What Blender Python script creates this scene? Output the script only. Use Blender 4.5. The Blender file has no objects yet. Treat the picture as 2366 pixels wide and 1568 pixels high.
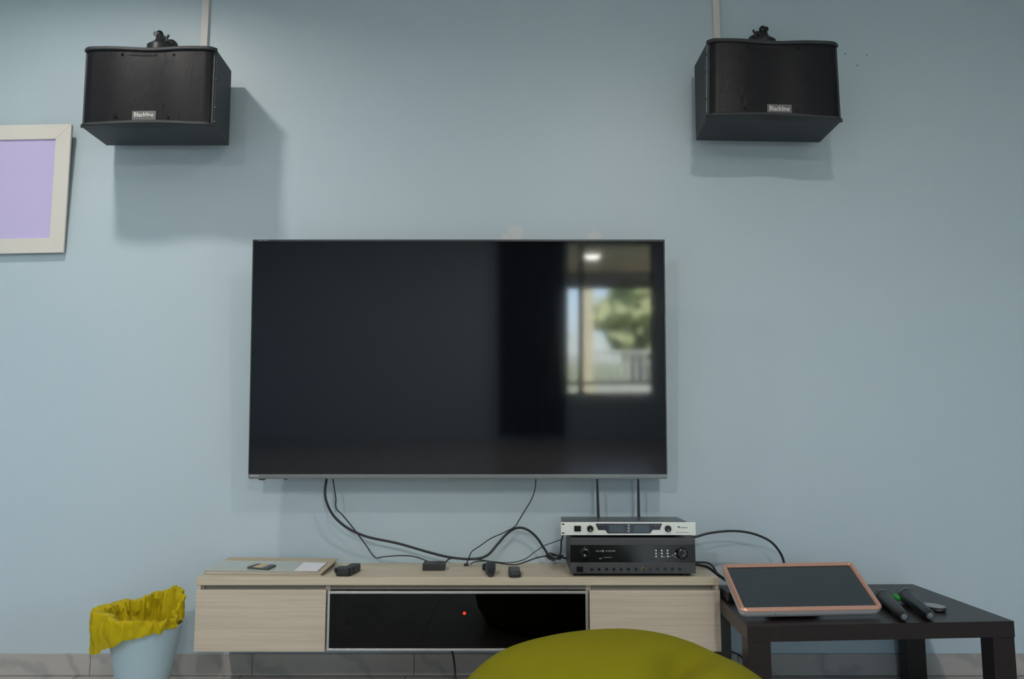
import bpy, bmesh, math, random
from mathutils import Vector, Matrix, noise
random.seed(7)
SC = bpy.context.scene
COL = SC.collection

# ------------------------------------------------------------------ camera
F = 1850.0                      # focal length in pixels of the 2366 wide frame
CAM_H, CAM_D = 0.88, 3.055      # lens height, distance to the television wall
PITCH = math.atan(216 / F)
CP, SP = math.cos(PITCH), math.sin(PITCH)
cam_data = bpy.data.cameras.new('camera')
cam = bpy.data.objects.new('camera', cam_data)
COL.objects.link(cam)
cam.location = (0, -CAM_D, CAM_H)
cam.rotation_euler = (math.pi / 2 + PITCH, 0, 0)
cam_data.sensor_fit = 'HORIZONTAL'
cam_data.sensor_width = 36.0
cam_data.lens = 36.0 * F / 2366.0
cam_data.clip_start = 0.02
cam_data.clip_end = 300
SC.camera = cam

# ------------------------------------------------------------------ world, exposure
world = bpy.data.worlds.new('sky_world')
SC.world = world
world.use_nodes = True
wn = world.node_tree
bgn = wn.nodes['Background']
sky = wn.nodes.new('ShaderNodeTexSky')
sky.sky_type = 'HOSEK_WILKIE'
sky.turbidity = 3.5
sky.sun_direction = Vector((0.3, 0.55, 0.78)).normalized()
haze_mix = wn.nodes.new('ShaderNodeMix')
haze_mix.data_type = 'RGBA'
haze_mix.inputs['Factor'].default_value = 0.6
haze_mix.inputs['B'].default_value = (0.030, 0.030, 0.030, 1)
wn.links.new(sky.outputs[0], haze_mix.inputs['A'])
wn.links.new(haze_mix.outputs['Result'], bgn.inputs['Color'])
bgn.inputs['Strength'].default_value = 205.0
vs = SC.view_settings
vs.view_transform = 'Standard'
vs.look = 'None'
vs.gamma = 1
vs.use_curve_mapping = False
vs.exposure = 0.37
SC.cycles.use_denoising = True
SC.cycles.max_bounces = 8
SC.cycles.diffuse_bounces = 5
SC.cycles.caustics_reflective = False
SC.cycles.sample_clamp_indirect = 4


def area(name, loc, rot, sx, sy, power, color=(1, 1, 1), disk=False, portal=False, parent=None, spread=168):
    l = bpy.data.lights.new(name, 'AREA')
    l.shape = 'DISK' if disk else 'RECTANGLE'
    l.size = sx
    if not disk:
        l.size_y = sy
    l.energy = power
    l.color = color
    if disk:
        l.spread = math.radians(spread)
    if portal:
        l.cycles.is_portal = True
    o = bpy.data.objects.new(name, l)
    COL.objects.link(o)
    o.location = loc
    o.rotation_euler = rot
    if parent:
        o.parent = parent
    return o


ROOM_L, ROOM_R, ROOM_B, ROOM_H = -3.3, 3.2, -7.0, 2.9
# daylight enters by the window in the back wall and by the wide window in the right wall
area('daylight_portal', (1.2, ROOM_B - 0.02, 1.485), (math.pi / 2, 0, 0), 1.06, 1.85, 1, portal=True)
area('daylight_portal', (ROOM_R + 0.02, -4.4, 1.5), (math.pi / 2, 0, math.pi / 2), 1.6, 1.8, 1, portal=True)
# sunlight on the garden outside
sun = bpy.data.lights.new('sun', 'SUN')
sun.energy = 110
sun.angle = 0.01
sun.color = (1, 0.95, 0.86)
sun_o = bpy.data.objects.new('sun', sun)
COL.objects.link(sun_o)
sun_o.rotation_euler = (math.radians(-38), math.radians(16), 0)
LAMPS = [(-1.59, -0.95, 10.5), (0.68, -2.2, 15.0), (-1.6, -4.6, 54.0), (0.7, -5.4, 54.0)]  # the last two are unseen lamps added behind the camera as frontal fill
LAMP_COLOR = (1.0, 0.95, 0.88)


# ------------------------------------------------------------------ helpers
def ray(px, py):
    u = (px - 1183) / F
    v = (784 - py) / F
    return Vector((u, CP - v * SP, SP + v * CP))


def at(px, py, y):
    """point of the plane at depth y (metres from the television wall, negative into the room)"""
    r = ray(px, py)
    t = (y + CAM_D) / r.y
    return Vector((r.x * t, y, CAM_H + r.z * t))


def atz(px, py, z):
    """point of the horizontal plane at height z"""
    r = ray(px, py)
    t = (z - CAM_H) / r.z
    return Vector((r.x * t, -CAM_D + r.y * t, z))


def srgb(r, g, b):
    def f(c):
        c /= 255
        return c / 12.92 if c <= 0.04045 else ((c + 0.055) / 1.055) ** 2.4
    return (f(r), f(g), f(b), 1)


def mat(name, color, rough=0.5, metal=0.0, spec=0.5, noise_scale=0, noise_amt=0.0, bump=0.0, bump_scale=200, stretch=None, coat=0.0, sheen=0.0):
    m = bpy.data.materials.new(name)
    m.use_nodes = True
    nt = m.node_tree
    b = nt.nodes['Principled BSDF']
    b.inputs['Base Color'].default_value = color
    b.inputs['Roughness'].default_value = rough
    b.inputs['Metallic'].default_value = metal
    b.inputs['Specular IOR Level'].default_value = spec
    b.inputs['Coat Weight'].default_value = coat
    b.inputs['Sheen Weight'].default_value = sheen
    tc = nt.nodes.new('ShaderNodeTexCoord')
    mp = nt.nodes.new('ShaderNodeMapping')
    nt.links.new(tc.outputs['Object'], mp.inputs['Vector'])
    if stretch:
        mp.inputs['Scale'].default_value = stretch
    if noise_amt:
        n = nt.nodes.new('ShaderNodeTexNoise')
        n.inputs['Scale'].default_value = noise_scale
        n.inputs['Detail'].default_value = 4
        nt.links.new(mp.outputs[0], n.inputs['Vector'])
        mx = nt.nodes.new('ShaderNodeMix')
        mx.data_type = 'RGBA'
        mx.inputs['A'].default_value = tuple(c * (1 - noise_amt) for c in color[:3]) + (1,)
        mx.inputs['B'].default_value = tuple(min(1, c * (1 + noise_amt)) for c in color[:3]) + (1,)
        nt.links.new(n.outputs['Fac'], mx.inputs['Factor'])
        nt.links.new(mx.outputs['Result'], b.inputs['Base Color'])
    if bump:
        n2 = nt.nodes.new('ShaderNodeTexNoise')
        n2.inputs['Scale'].default_value = bump_scale
        nt.links.new(tc.outputs['Object'], n2.inputs['Vector'])
        bp = nt.nodes.new('ShaderNodeBump')
        bp.inputs['Strength'].default_value = bump
        bp.inputs['Distance'].default_value = 0.002
        nt.links.new(n2.outputs['Fac'], bp.inputs['Height'])
        nt.links.new(bp.outputs[0], b.inputs['Normal'])
    return m


def emit(name, color, strength):
    m = bpy.data.materials.new(name)
    m.use_nodes = True
    b = m.node_tree.nodes['Principled BSDF']
    b.inputs['Base Color'].default_value = color
    b.inputs['Emission Color'].default_value = color
    b.inputs['Emission Strength'].default_value = strength
    return m


def root_of(o):
    while o.parent:
        o = o.parent
    return o


def world_loc(o):
    v = Vector((0, 0, 0))
    while o:
        v += o.location
        o = o.parent
    return v


def obj(name, bm, m, parent=None, smooth=False, bevel=0.0, kind=None, label=None, seg=2):
    """one mesh object; the bmesh is in world coordinates"""
    if parent:
        off = world_loc(parent)
        loc = Vector((0, 0, 0))
    else:
        zs = [v.co for v in bm.verts]
        lo = Vector([min(c[i] for c in zs) for i in range(3)])
        hi = Vector([max(c[i] for c in zs) for i in range(3)])
        loc = Vector(((lo.x + hi.x) / 2, (lo.y + hi.y) / 2, lo.z))
        off = loc
    bmesh.ops.recalc_face_normals(bm, faces=bm.faces)
    bmesh.ops.translate(bm, verts=bm.verts, vec=-off)
    me = bpy.data.meshes.new(name)
    bm.to_mesh(me)
    bm.free()
    o = bpy.data.objects.new(name, me)
    COL.objects.link(o)
    o.location = loc
    if parent:
        o.parent = parent
    for mm in (m if isinstance(m, (list, tuple)) else [m]):
        me.materials.append(mm)
    if smooth:
        for p in me.polygons:
            p.use_smooth = True
        me.set_sharp_from_angle(angle=math.radians(38))
    if bevel:
        bv = o.modifiers.new('bevel', 'BEVEL')
        bv.width = bevel
        bv.segments = seg
        bv.limit_method = 'ANGLE'
        bv.angle_limit = math.radians(40)
        if smooth:
            bv.harden_normals = True
    if kind:
        o['kind'] = kind
    if label:
        o['label'] = label
    return o


def tag(o, label, cat, group=None, kind=None):
    o['label'] = label
    o['category'] = cat
    if group:
        o['group'] = group
    if kind:
        o['kind'] = kind
    return o


def thing(name, label, cat, loc, group=None):
    o = bpy.data.objects.new(name, None)
    COL.objects.link(o)
    o.location = loc
    o.empty_display_size = 0.05
    return tag(o, label, cat, group)


def box(bm, lo, hi):
    x0, y0, z0 = lo
    x1, y1, z1 = hi
    return hexa(bm, [Vector(p) for p in ((x0, y0, z0), (x1, y0, z0), (x1, y1, z0), (x0, y1, z0), (x0, y0, z1), (x1, y0, z1), (x1, y1, z1), (x0, y1, z1))])


def hexa(bm, c):
    vs_ = [bm.verts.new(p) for p in c]
    for f in ((0, 3, 2, 1), (4, 5, 6, 7), (0, 1, 5, 4), (1, 2, 6, 5), (2, 3, 7, 6), (3, 0, 4, 7)):
        bm.faces.new([vs_[i] for i in f])
    return vs_


def B(*boxes):
    bm = bmesh.new()
    for lo, hi in boxes:
        box(bm, lo, hi)
    return bm


def basis(d):
    d = d.normalized()
    a = Vector((0, 0, 1)) if abs(d.z) < 0.9 else Vector((1, 0, 0))
    u = d.cross(a).normalized()
    return u, d.cross(u).normalized()


def cyl(bm, p, q, r0, r1=None, n=24, caps=True):
    p, q = Vector(p), Vector(q)
    r1 = r0 if r1 is None else r1
    u, v = basis(q - p)
    a = [bm.verts.new(p + (u * math.cos(t) + v * math.sin(t)) * r0) for t in [2 * math.pi * i / n for i in range(n)]]
    b = [bm.verts.new(q + (u * math.cos(t) + v * math.sin(t)) * r1) for t in [2 * math.pi * i / n for i in range(n)]]
    for i in range(n):
        j = (i + 1) % n
        bm.faces.new((a[i], a[j], b[j], b[i]))
    if caps:
        bm.faces.new(a[::-1])
        bm.faces.new(b)


def turned(bm, p, axis, prof, n=28, capa=True, capb=True):
    """solid of revolution: prof = [(distance along axis, radius)]"""
    p, axis = Vector(p), Vector(axis).normalized()
    u, v = basis(axis)
    rings = []
    for d, r in prof:
        rings.append([bm.verts.new(p + axis * d + (u * math.cos(2 * math.pi * i / n) + v * math.sin(2 * math.pi * i / n)) * r) for i in range(n)])
    for a, b in zip(rings, rings[1:]):
        for i in range(n):
            j = (i + 1) % n
            bm.faces.new((a[i], a[j], b[j], b[i]))
    if capa:
        bm.faces.new(rings[0][::-1])
    if capb:
        bm.faces.new(rings[-1])


def sphere(bm, c, r, sc=(1, 1, 1), seg=16):
    ret = bmesh.ops.create_uvsphere(bm, u_segments=seg, v_segments=seg // 2 + 2, radius=r)
    for v in ret['verts']:
        v.co = Vector((v.co.x * sc[0], v.co.y * sc[1], v.co.z * sc[2])) + Vector(c)


def catmull(pts, sub=8):
    out = []
    n = len(pts)
    for i in range(n - 1):
        p0, p1, p2, p3 = pts[max(i - 1, 0)], pts[i], pts[i + 1], pts[min(i + 2, n - 1)]
        for k in range(sub):
            t = k / sub
            out.append(0.5 * ((2 * p1) + (p2 - p0) * t + (2 * p0 - 5 * p1 + 4 * p2 - p3) * t * t + (3 * p1 - p0 - 3 * p2 + p3) * t ** 3))
    out.append(pts[-1])
    return out


def tube(bm, pts, r, n=10, sub=8):
    pts = catmull([Vector(p) for p in pts], sub)
    prev = None
    u = None
    for i, p in enumerate(pts):
        d = (pts[min(i + 1, len(pts) - 1)] - pts[max(i - 1, 0)]).normalized()
        if u is None:
            u, v = basis(d)
        u = (u - d * u.dot(d)).normalized()
        v = d.cross(u)
        ring = [bm.verts.new(p + (u * math.cos(2 * math.pi * k / n) + v * math.sin(2 * math.pi * k / n)) * r) for k in range(n)]
        if prev:
            for k in range(n):
                j = (k + 1) % n
                bm.faces.new((prev[k], prev[j], ring[j], ring[k]))
        else:
            bm.faces.new(ring[::-1])
        prev = ring
    bm.faces.new(prev)


def prism(bm, pts2, o, ux, uy, un, d0, d1):
    """polygon pts2 in the frame (o, ux, uy), extruded along un from d0 to d1"""
    a = [bm.verts.new(o + ux * x + uy * y + un * d0) for x, y in pts2]
    b = [bm.verts.new(o + ux * x + uy * y + un * d1) for x, y in pts2]
    n = len(pts2)
    bm.faces.new(a)
    bm.faces.new(b[::-1])
    for i in range(n):
        j = (i + 1) % n
        bm.faces.new((a[j], a[i], b[i], b[j]))


def rrect(x0, y0, x1, y1, r, n=6):
    out = []
    for cx, cy, a0 in ((x1 - r, y1 - r, 0), (x0 + r, y1 - r, 90), (x0 + r, y0 + r, 180), (x1 - r, y0 + r, 270)):
        for k in range(n + 1):
            a = math.radians(a0 + 90 * k / n)
            out.append((cx + r * math.cos(a), cy + r * math.sin(a)))
    return out


def ring_prism(bm, outer, inner, o, ux, uy, un, d0, d1):
    P = lambda p, d: bm.verts.new(o + ux * p[0] + uy * p[1] + un * d)
    n = len(outer)
    ao, ai, bo, bi = [P(p, d0) for p in outer], [P(p, d0) for p in inner], [P(p, d1) for p in outer], [P(p, d1) for p in inner]
    for i in range(n):
        j = (i + 1) % n
        for q in ((ao[i], ao[j], ai[j], ai[i]), (bo[j], bo[i], bi[i], bi[j]), (ao[j], ao[i], bo[i], bo[j]), (ai[i], ai[j], bi[j], bi[i])):
            bm.faces.new(q)


def text_bm(body, o, ux, uy, un, height, width=None, depth=0.0006, bold=0.0):
    cu = bpy.data.curves.new('lettering', 'FONT')
    cu.body = body
    cu.size = 1
    cu.extrude = 0.0
    cu.offset = bold
    cu.resolution_u = 3
    to = bpy.data.objects.new('lettering', cu)
    COL.objects.link(to)
    dg = bpy.context.evaluated_depsgraph_get()
    me = to.evaluated_get(dg).to_mesh()
    bm = bmesh.new()
    bm.from_mesh(me)
    to.evaluated_get(dg).to_mesh_clear()
    bpy.data.objects.remove(to)
    bpy.data.curves.remove(cu)
    xs = [v.co.x for v in bm.verts]
    ys = [v.co.y for v in bm.verts]
    x0, x1, y0, y1 = min(xs), max(xs), min(ys), max(ys)
    sy = height / (y1 - y0)
    sx = (width / (x1 - x0)) if width else sy
    r = bmesh.ops.extrude_face_region(bm, geom=bm.faces[:])
    top = {e for e in r['geom'] if isinstance(e, bmesh.types.BMVert)}
    for v in bm.verts:
        x, y = (v.co.x - x0) * sx, (v.co.y - y0) * sy
        v.co = o + ux * x + uy * y + un * (depth if v in top else 0)
    return bm


# ------------------------------------------------------------------ materials
def wall_material():
    m = mat('blue_wall_paint', srgb(180, 196, 207), rough=0.42, spec=0.5, bump=0.12, bump_scale=260)
    nt = m.node_tree
    b = nt.nodes['Principled BSDF']
    g = nt.nodes.new('ShaderNodeNewGeometry')
    base = srgb(180, 196, 207)
    n = nt.nodes.new('ShaderNodeTexNoise')
    n.inputs['Scale'].default_value = 1.3
    n.inputs['Detail'].default_value = 3
    nt.links.new(g.outputs['Position'], n.inputs['Vector'])
    mx = nt.nodes.new('ShaderNodeMix')
    mx.data_type = 'RGBA'
    mx.inputs['A'].default_value = srgb(177, 195, 206)
    mx.inputs['B'].default_value = srgb(184, 197, 205)
    nt.links.new(n.outputs['Fac'], mx.inputs['Factor'])
    last = mx.outputs['Result']
    # pale filler patches above the television
    n3 = nt.nodes.new('ShaderNodeTexNoise')
    n3.inputs['Scale'].default_value = 35
    nt.links.new(g.outputs['Position'], n3.inputs['Vector'])
    for p, r in ((at(1192, 540, 0), 0.030), (at(1372, 547, 0), 0.022), (at(1165, 552, 0), 0.018)):
        d = nt.nodes.new('ShaderNodeVectorMath')
        d.operation = 'DISTANCE'
        d.inputs[1].default_value = p
        nt.links.new(g.outputs['Position'], d.inputs[0])
        ad = nt.nodes.new('ShaderNodeMath')
        ad.operation = 'MULTIPLY_ADD'
        nt.links.new(n3.outputs['Fac'], ad.inputs[0])
        ad.inputs[1].default_value = 0.05
        nt.links.new(d.outputs['Value'], ad.inputs[2])
        mr = nt.nodes.new('ShaderNodeMapRange')
        mr.inputs['From Min'].default_value = r * 0.6 + 0.025
        mr.inputs['From Max'].default_value = r * 1.3 + 0.03
        mr.inputs['To Min'].default_value = 0.55
        mr.inputs['To Max'].default_value = 0
        nt.links.new(ad.outputs[0], mr.inputs['Value'])
        q = nt.nodes.new('ShaderNodeMix')
        q.data_type = 'RGBA'
        nt.links.new(mr.outputs[0], q.inputs['Factor'])
        nt.links.new(last, q.inputs['A'])
        q.inputs['B'].default_value = srgb(214, 206, 204)
        last = q.outputs['Result']
    nt.links.new(last, b.inputs['Base Color'])
    return m


def marble_material(name, tile):
    m = mat(name, srgb(168, 163, 160), rough=0.25, spec=0.5)
    nt = m.node_tree
    b = nt.nodes['Principled BSDF']
    g = nt.nodes.new('ShaderNodeNewGeometry')
    mp = nt.nodes.new('ShaderNodeMapping')
    mp.inputs['Rotation'].default_value = (0.5, 0.9, 0.4)
    nt.links.new(g.outputs['Position'], mp.inputs['Vector'])
    w = nt.nodes.new('ShaderNodeTexWave')
    w.inputs['Scale'].default_value = 2.2
    w.inputs['Distortion'].default_value = 9
    w.inputs['Detail'].default_value = 4
    w.inputs['Detail Scale'].default_value = 1.6
    nt.links.new(mp.outputs[0], w.inputs['Vector'])
    r = nt.nodes.new('ShaderNodeValToRGB')
    r.color_ramp.elements[0].position = 0.0
    r.color_ramp.elements[0].color = srgb(156, 153, 152)
    r.color_ramp.elements[1].position = 0.25
    r.color_ramp.elements[1].color = srgb(172, 167, 163)
    nt.links.new(w.outputs['Fac'], r.inputs[0])
    last = r.outputs[0]
    if tile:
        sep = nt.nodes.new('ShaderNodeSeparateXYZ')
        nt.links.new(g.outputs['Position'], sep.inputs[0])
        fs = []
        for ax, o_ in (('X', 0.388), ('Y', 0.0)):
            a = nt.nodes.new('ShaderNodeMath')
            a.operation = 'ADD'
            a.inputs[1].default_value = o_ + 60
            nt.links.new(sep.outputs[ax], a.inputs[0])
            mo = nt.nodes.new('ShaderNodeMath')
            mo.operation = 'MODULO'
            mo.inputs[1].default_value = 0.6
            nt.links.new(a.outputs[0], mo.inputs[0])
            lt = nt.nodes.new('ShaderNodeMath')
            lt.operation = 'LESS_THAN'
            lt.inputs[1].default_value = 0.004
            nt.links.new(mo.outputs[0], lt.inputs[0])
            fs.append(lt)
        mxm = nt.nodes.new('ShaderNodeMath')
        mxm.operation = 'MAXIMUM'
        nt.links.new(fs[0].outputs[0], mxm.inputs[0])
        nt.links.new(fs[1].outputs[0], mxm.inputs[1])
        q = nt.nodes.new('ShaderNodeMix')
        q.data_type = 'RGBA'
        nt.links.new(mxm.outputs[0], q.inputs['Factor'])
        nt.links.new(last, q.inputs['A'])
        q.inputs['B'].default_value = srgb(95, 92, 90)
        last = q.outputs['Result']
    nt.links.new(last, b.inputs['Base Color'])
    return m


def wood_material(name, c0, c1, axis='x', rough=0.45):
    m = mat(name, c0, rough=rough, spec=0.4)
    nt = m.node_tree
    b = nt.nodes['Principled BSDF']
    tc = nt.nodes.new('ShaderNodeTexCoord')
    mp = nt.nodes.new('ShaderNodeMapping')
    mp.inputs['Scale'].default_value = (1.2, 60, 60) if axis == 'x' else (60, 1.2, 60)
    nt.links.new(tc.outputs['Object'], mp.inputs['Vector'])
    n = nt.nodes.new('ShaderNodeTexNoise')
    n.inputs['Scale'].default_value = 2.2
    n.inputs['Detail'].default_value = 5
    n.inputs['Roughness'].default_value = 0.6
    n.inputs['Distortion'].default_value = 0.4
    nt.links.new(mp.outputs[0], n.inputs['Vector'])
    r = nt.nodes.new('ShaderNodeValToRGB')
    r.color_ramp.elements[0].position = 0.3
    r.color_ramp.elements[0].color = c1
    r.color_ramp.elements[1].position = 0.62
    r.color_ramp.elements[1].color = c0
    nt.links.new(n.outputs['Fac'], r.inputs[0])
    nt.links.new(r.outputs[0], b.inputs['Base Color'])
    return m


def grille_material():
    m = mat('perforated_black_grille', srgb(38, 38, 42), rough=0.42, spec=0.5)
    nt = m.node_tree
    b = nt.nodes['Principled BSDF']
    tc = nt.nodes.new('ShaderNodeTexCoord')
    sep = nt.nodes.new('ShaderNodeSeparateXYZ')
    nt.links.new(tc.outputs['Object'], sep.inputs[0])
    K = 2 * math.pi / 0.0095

    def M(op, a, b_=None):
        q = nt.nodes.new('ShaderNodeMath')
        q.operation = op
        for i, x in enumerate((a, b_)):
            if x is None:
                continue
            if isinstance(x, (int, float)):
                q.inputs[i].default_value = x
            else:
                nt.links.new(x, q.inputs[i])
        return q.outputs[0]
    sx = M('SINE', M('MULTIPLY', sep.outputs['X'], K))
    sz = M('SINE', M('MULTIPLY', sep.outputs['Z'], K * 1.15))
    dots = M('GREATER_THAN', M('MULTIPLY', sx, sz), 0.22)
    mx = nt.nodes.new('ShaderNodeMix')
    mx.data_type = 'RGBA'
    nt.links.new(dots, mx.inputs['Factor'])
    mx.inputs['A'].default_value = srgb(38, 37, 45)
    mx.inputs['B'].default_value = srgb(6, 6, 9)
    nt.links.new(mx.outputs['Result'], b.inputs['Base Color'])
    bp = nt.nodes.new('ShaderNodeBump')
    bp.inputs['Strength'].default_value = 0.5
    bp.inputs['Distance'].default_value = 0.001
    bp.invert = True
    nt.links.new(dots, bp.inputs['Height'])
    nt.links.new(bp.outputs[0], b.inputs['Normal'])
    return m


def glass_material(name, tint, rough=0.0, ior=1.5):
    m = bpy.data.materials.new(name)
    m.use_nodes = True
    nt = m.node_tree
    nt.nodes.remove(nt.nodes['Principled BSDF'])
    tr = nt.nodes.new('ShaderNodeBsdfTransparent')
    tr.inputs[0].default_value = tint
    gl = nt.nodes.new('ShaderNodeBsdfGlossy')
    gl.inputs['Roughness'].default_value = rough
    fr = nt.nodes.new('ShaderNodeFresnel')
    fr.inputs['IOR'].default_value = ior
    mx = nt.nodes.new('ShaderNodeMixShader')
    nt.links.new(fr.outputs[0], mx.inputs[0])
    nt.links.new(tr.outputs[0], mx.inputs[1])
    nt.links.new(gl.outputs[0], mx.inputs[2])
    nt.links.new(mx.outputs[0], nt.nodes['Material Output'].inputs['Surface'])
    return m


M_WALL = wall_material()
M_ROOM = mat('plain_blue_wall_paint', srgb(180, 196, 207), 0.6, noise_scale=1.3, noise_amt=0.02)
M_CEIL = mat('white_ceiling_paint', srgb(225, 224, 218), 0.8, noise_scale=2, noise_amt=0.02)
M_FLOOR = marble_material('grey_marble_floor_tile', True)
M_TILE = marble_material('grey_marble_skirting_tile', False)
M_GROUT = mat('dark_grout', srgb(92, 90, 88), 0.9, noise_scale=30, noise_amt=0.1)
M_OAK = wood_material('pale_oak_laminate', srgb(196, 184, 168), srgb(179, 166, 149))
M_OAK_TOP = wood_material('pale_oak_top_laminate', srgb(196, 184, 164), srgb(178, 166, 145))
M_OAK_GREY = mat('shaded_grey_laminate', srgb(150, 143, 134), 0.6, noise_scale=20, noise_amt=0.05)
M_DARKWOOD = wood_material('dark_brown_veneer', srgb(32, 22, 20), srgb(22, 16, 15), rough=0.36)
M_BLACK = mat('black_plastic', srgb(30, 31, 34), 0.45, noise_scale=60, noise_amt=0.08)
M_BLACK_GLOSS = mat('glossy_black_plastic', srgb(16, 17, 20), 0.15, noise_scale=60, noise_amt=0.05)
M_SPK = mat('black_textured_vinyl', srgb(37, 40, 44), 0.5, bump=0.35, bump_scale=900, noise_scale=300, noise_amt=0.1)
M_GRILLE = grille_material()
M_CABLE = mat('black_rubber_cable', srgb(24, 27, 32), 0.5, noise_scale=80, noise_amt=0.1)
M_ALU = mat('brushed_aluminium', srgb(190, 190, 190), 0.35, metal=0.85, noise_scale=50, noise_amt=0.04, stretch=(1, 30, 30))
M_SILVER = mat('silver_faceplate', srgb(222, 221, 216), 0.38, metal=0.35, noise_scale=60, noise_amt=0.03)
M_STEEL = mat('painted_grey_steel', srgb(92, 98, 100), 0.35, metal=0.5, noise_scale=40, noise_amt=0.05)
M_TVSTRIP = mat('gunmetal_television_strip', srgb(126, 128, 130), 0.4, metal=0.6, noise_scale=40, noise_amt=0.03)
M_TVBEZ = mat('dark_television_bezel', srgb(52, 54, 58), 0.35, metal=0.5, noise_scale=40, noise_amt=0.03)
M_SCREEN = mat('television_panel', (0.003, 0.004, 0.006, 1), 0.05, spec=0.38, noise_scale=3, noise_amt=0.02)
M_TOUCH = mat('touchscreen_panel', (0.01, 0.013, 0.016, 1), 0.16, spec=0.9, noise_scale=8, noise_amt=0.05)
M_ROSE = mat('rose_gold_plastic', srgb(208, 158, 138), 0.28, metal=0.5, noise_scale=30, noise_amt=0.03)
M_SILVERPL = mat('silver_grey_plastic', srgb(196, 194, 198), 0.4, metal=0.1, noise_scale=30, noise_amt=0.03)
M_WHITEPL = mat('white_letter_paint', srgb(226, 224, 218), 0.5, noise_scale=30, noise_amt=0.02)
M_BADGE = mat('grey_badge_metal', srgb(112, 110, 112), 0.35, metal=0.5, noise_scale=300, noise_amt=0.1)
M_TRUNK = mat('cream_cable_trunking', srgb(210, 203, 200), 0.45, noise_scale=10, noise_amt=0.02)
M_FRAME = mat('ivory_painted_frame', srgb(214, 209, 202), 0.4, noise_scale=6, noise_amt=0.03)
M_FRAMESIDE = mat('brown_frame_back', srgb(110, 100, 96), 0.6, noise_scale=6, noise_amt=0.03)
M_LILAC = mat('lilac_picture_panel', srgb(196, 184, 226), 0.3, noise_scale=5, noise_amt=0.04)
M_BIN = mat('pale_blue_bin_plastic', srgb(168, 192, 203), 0.4, noise_scale=8, noise_amt=0.02)
M_CARD = mat('brown_cardboard', srgb(172, 158, 136), 0.8, noise_scale=40, noise_amt=0.06)
M_PAPER = mat('white_paper', srgb(214, 214, 222), 0.7, noise_scale=90, noise_amt=0.05)
M_SHEET = mat('grey_green_glass_sheet', srgb(166, 174, 168), 0.12, noise_scale=9, noise_amt=0.04)
M_GLASS_DARK = glass_material('smoked_cabinet_glass', (0.13, 0.135, 0.145, 1), 0.03, 1.38)
M_GLASS = glass_material('clear_window_glass', (0.95, 0.96, 0.95, 1), 0.0)
M_RED = emit('red_standby_light', (1.0, 0.05, 0.015, 1), 55)
M_YEL_LED = emit('yellow_indicator_light', (0.65, 0.6, 0.05, 1), 0.12)
M_GREEN = emit('green_indicator_light', (0.015, 0.20, 0.025, 1), 0.12)


def fabric_material():
    m = mat('olive_green_cotton', srgb(112, 108, 14), 0.9, spec=0.1, sheen=0.0, noise_scale=14, noise_amt=0.06, bump=0.25, bump_scale=500)
    return m


M_BEAN = fabric_material()


def bag_material():
    m = mat('yellow_plastic_film', srgb(226, 206, 44), 0.42, spec=0.5, noise_scale=12, noise_amt=0.08)
    b = m.node_tree.nodes['Principled BSDF']
    b.inputs['Transmission Weight'].default_value = 0.2
    b.inputs['IOR'].default_value = 1.1
    return m


M_BAG = bag_material()

# ------------------------------------------------------------------ room shell
T = 0.15
X0, X1, Y1, Z1 = ROOM_L, ROOM_R, ROOM_B, ROOM_H
obj('wall_front', B(((X0 - T, 0, -0.1), (X1 + T, T, Z1 + 0.1))), M_WALL, kind='structure')
obj('floor', B(((X0 - T, Y1 - T, -0.1), (X1 + T, 0, 0))), M_FLOOR, kind='structure')
obj('ceiling', B(((X0 - T, Y1 - T, Z1), (X1 + T, 0, Z1 + 0.1))), M_CEIL, kind='structure')
obj('wall_left', B(((X0 - T, Y1, 0), (X0, 0, Z1))), M_ROOM, kind='structure')
# right wall with a wide window
LW = (-5.2, -3.6, 0.6, 2.4)
obj('wall_right', B(((X1, Y1, 0), (X1 + T, LW[0], Z1)), ((X1, LW[1], 0), (X1 + T, 0, Z1)), ((X1, LW[0], 0), (X1 + T, LW[1], LW[2])), ((X1, LW[0], LW[3]), (X1 + T, LW[1], Z1))), M_ROOM, kind='structure')
# back wall with the window mirrored in the television
BW = (0.67, 1.73, 0.56, 2.41)
obj('wall_back', B(((X0 - T, Y1 - T, 0), (BW[0], Y1, Z1)), ((BW[1], Y1 - T, 0), (X1 + T, Y1, Z1)), ((BW[0], Y1 - T, 0), (BW[1], Y1, BW[2])), ((BW[0], Y1 - T, BW[3]), (BW[1], Y1, Z1))), M_ROOM, kind='structure')
M_WFRAME = mat('dark_window_frame', srgb(58, 58, 60), 0.4, noise_scale=20, noise_amt=0.04)


def window_back():
    x0, x1, z0, z1 = BW
    ya, yb = Y1 - 0.10, Y1 - 0.05
    bars = [((x0, ya, z0), (x0 + 0.015, yb, z1)), ((x1 - 0.03, ya, z0), (x1, yb, z1)), ((x0, ya, z0), (x1, yb, z0 + 0.015)), ((x0, ya, z1 - 0.02), (x1, yb, z1)),
            ((0.815, ya, z0), (0.875, yb, z1)), ((x0, ya, 1.85), (x1, yb, 1.90)), ((x0, ya, 0.675), (x1, yb, 0.71))]
    w = obj('window_1', B(*bars), M_WFRAME, kind='structure')
    obj('pane', B(((x0, Y1 - 0.078, z0), (x1, Y1 - 0.074, z1))), M_GLASS, w)


window_back()


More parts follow.
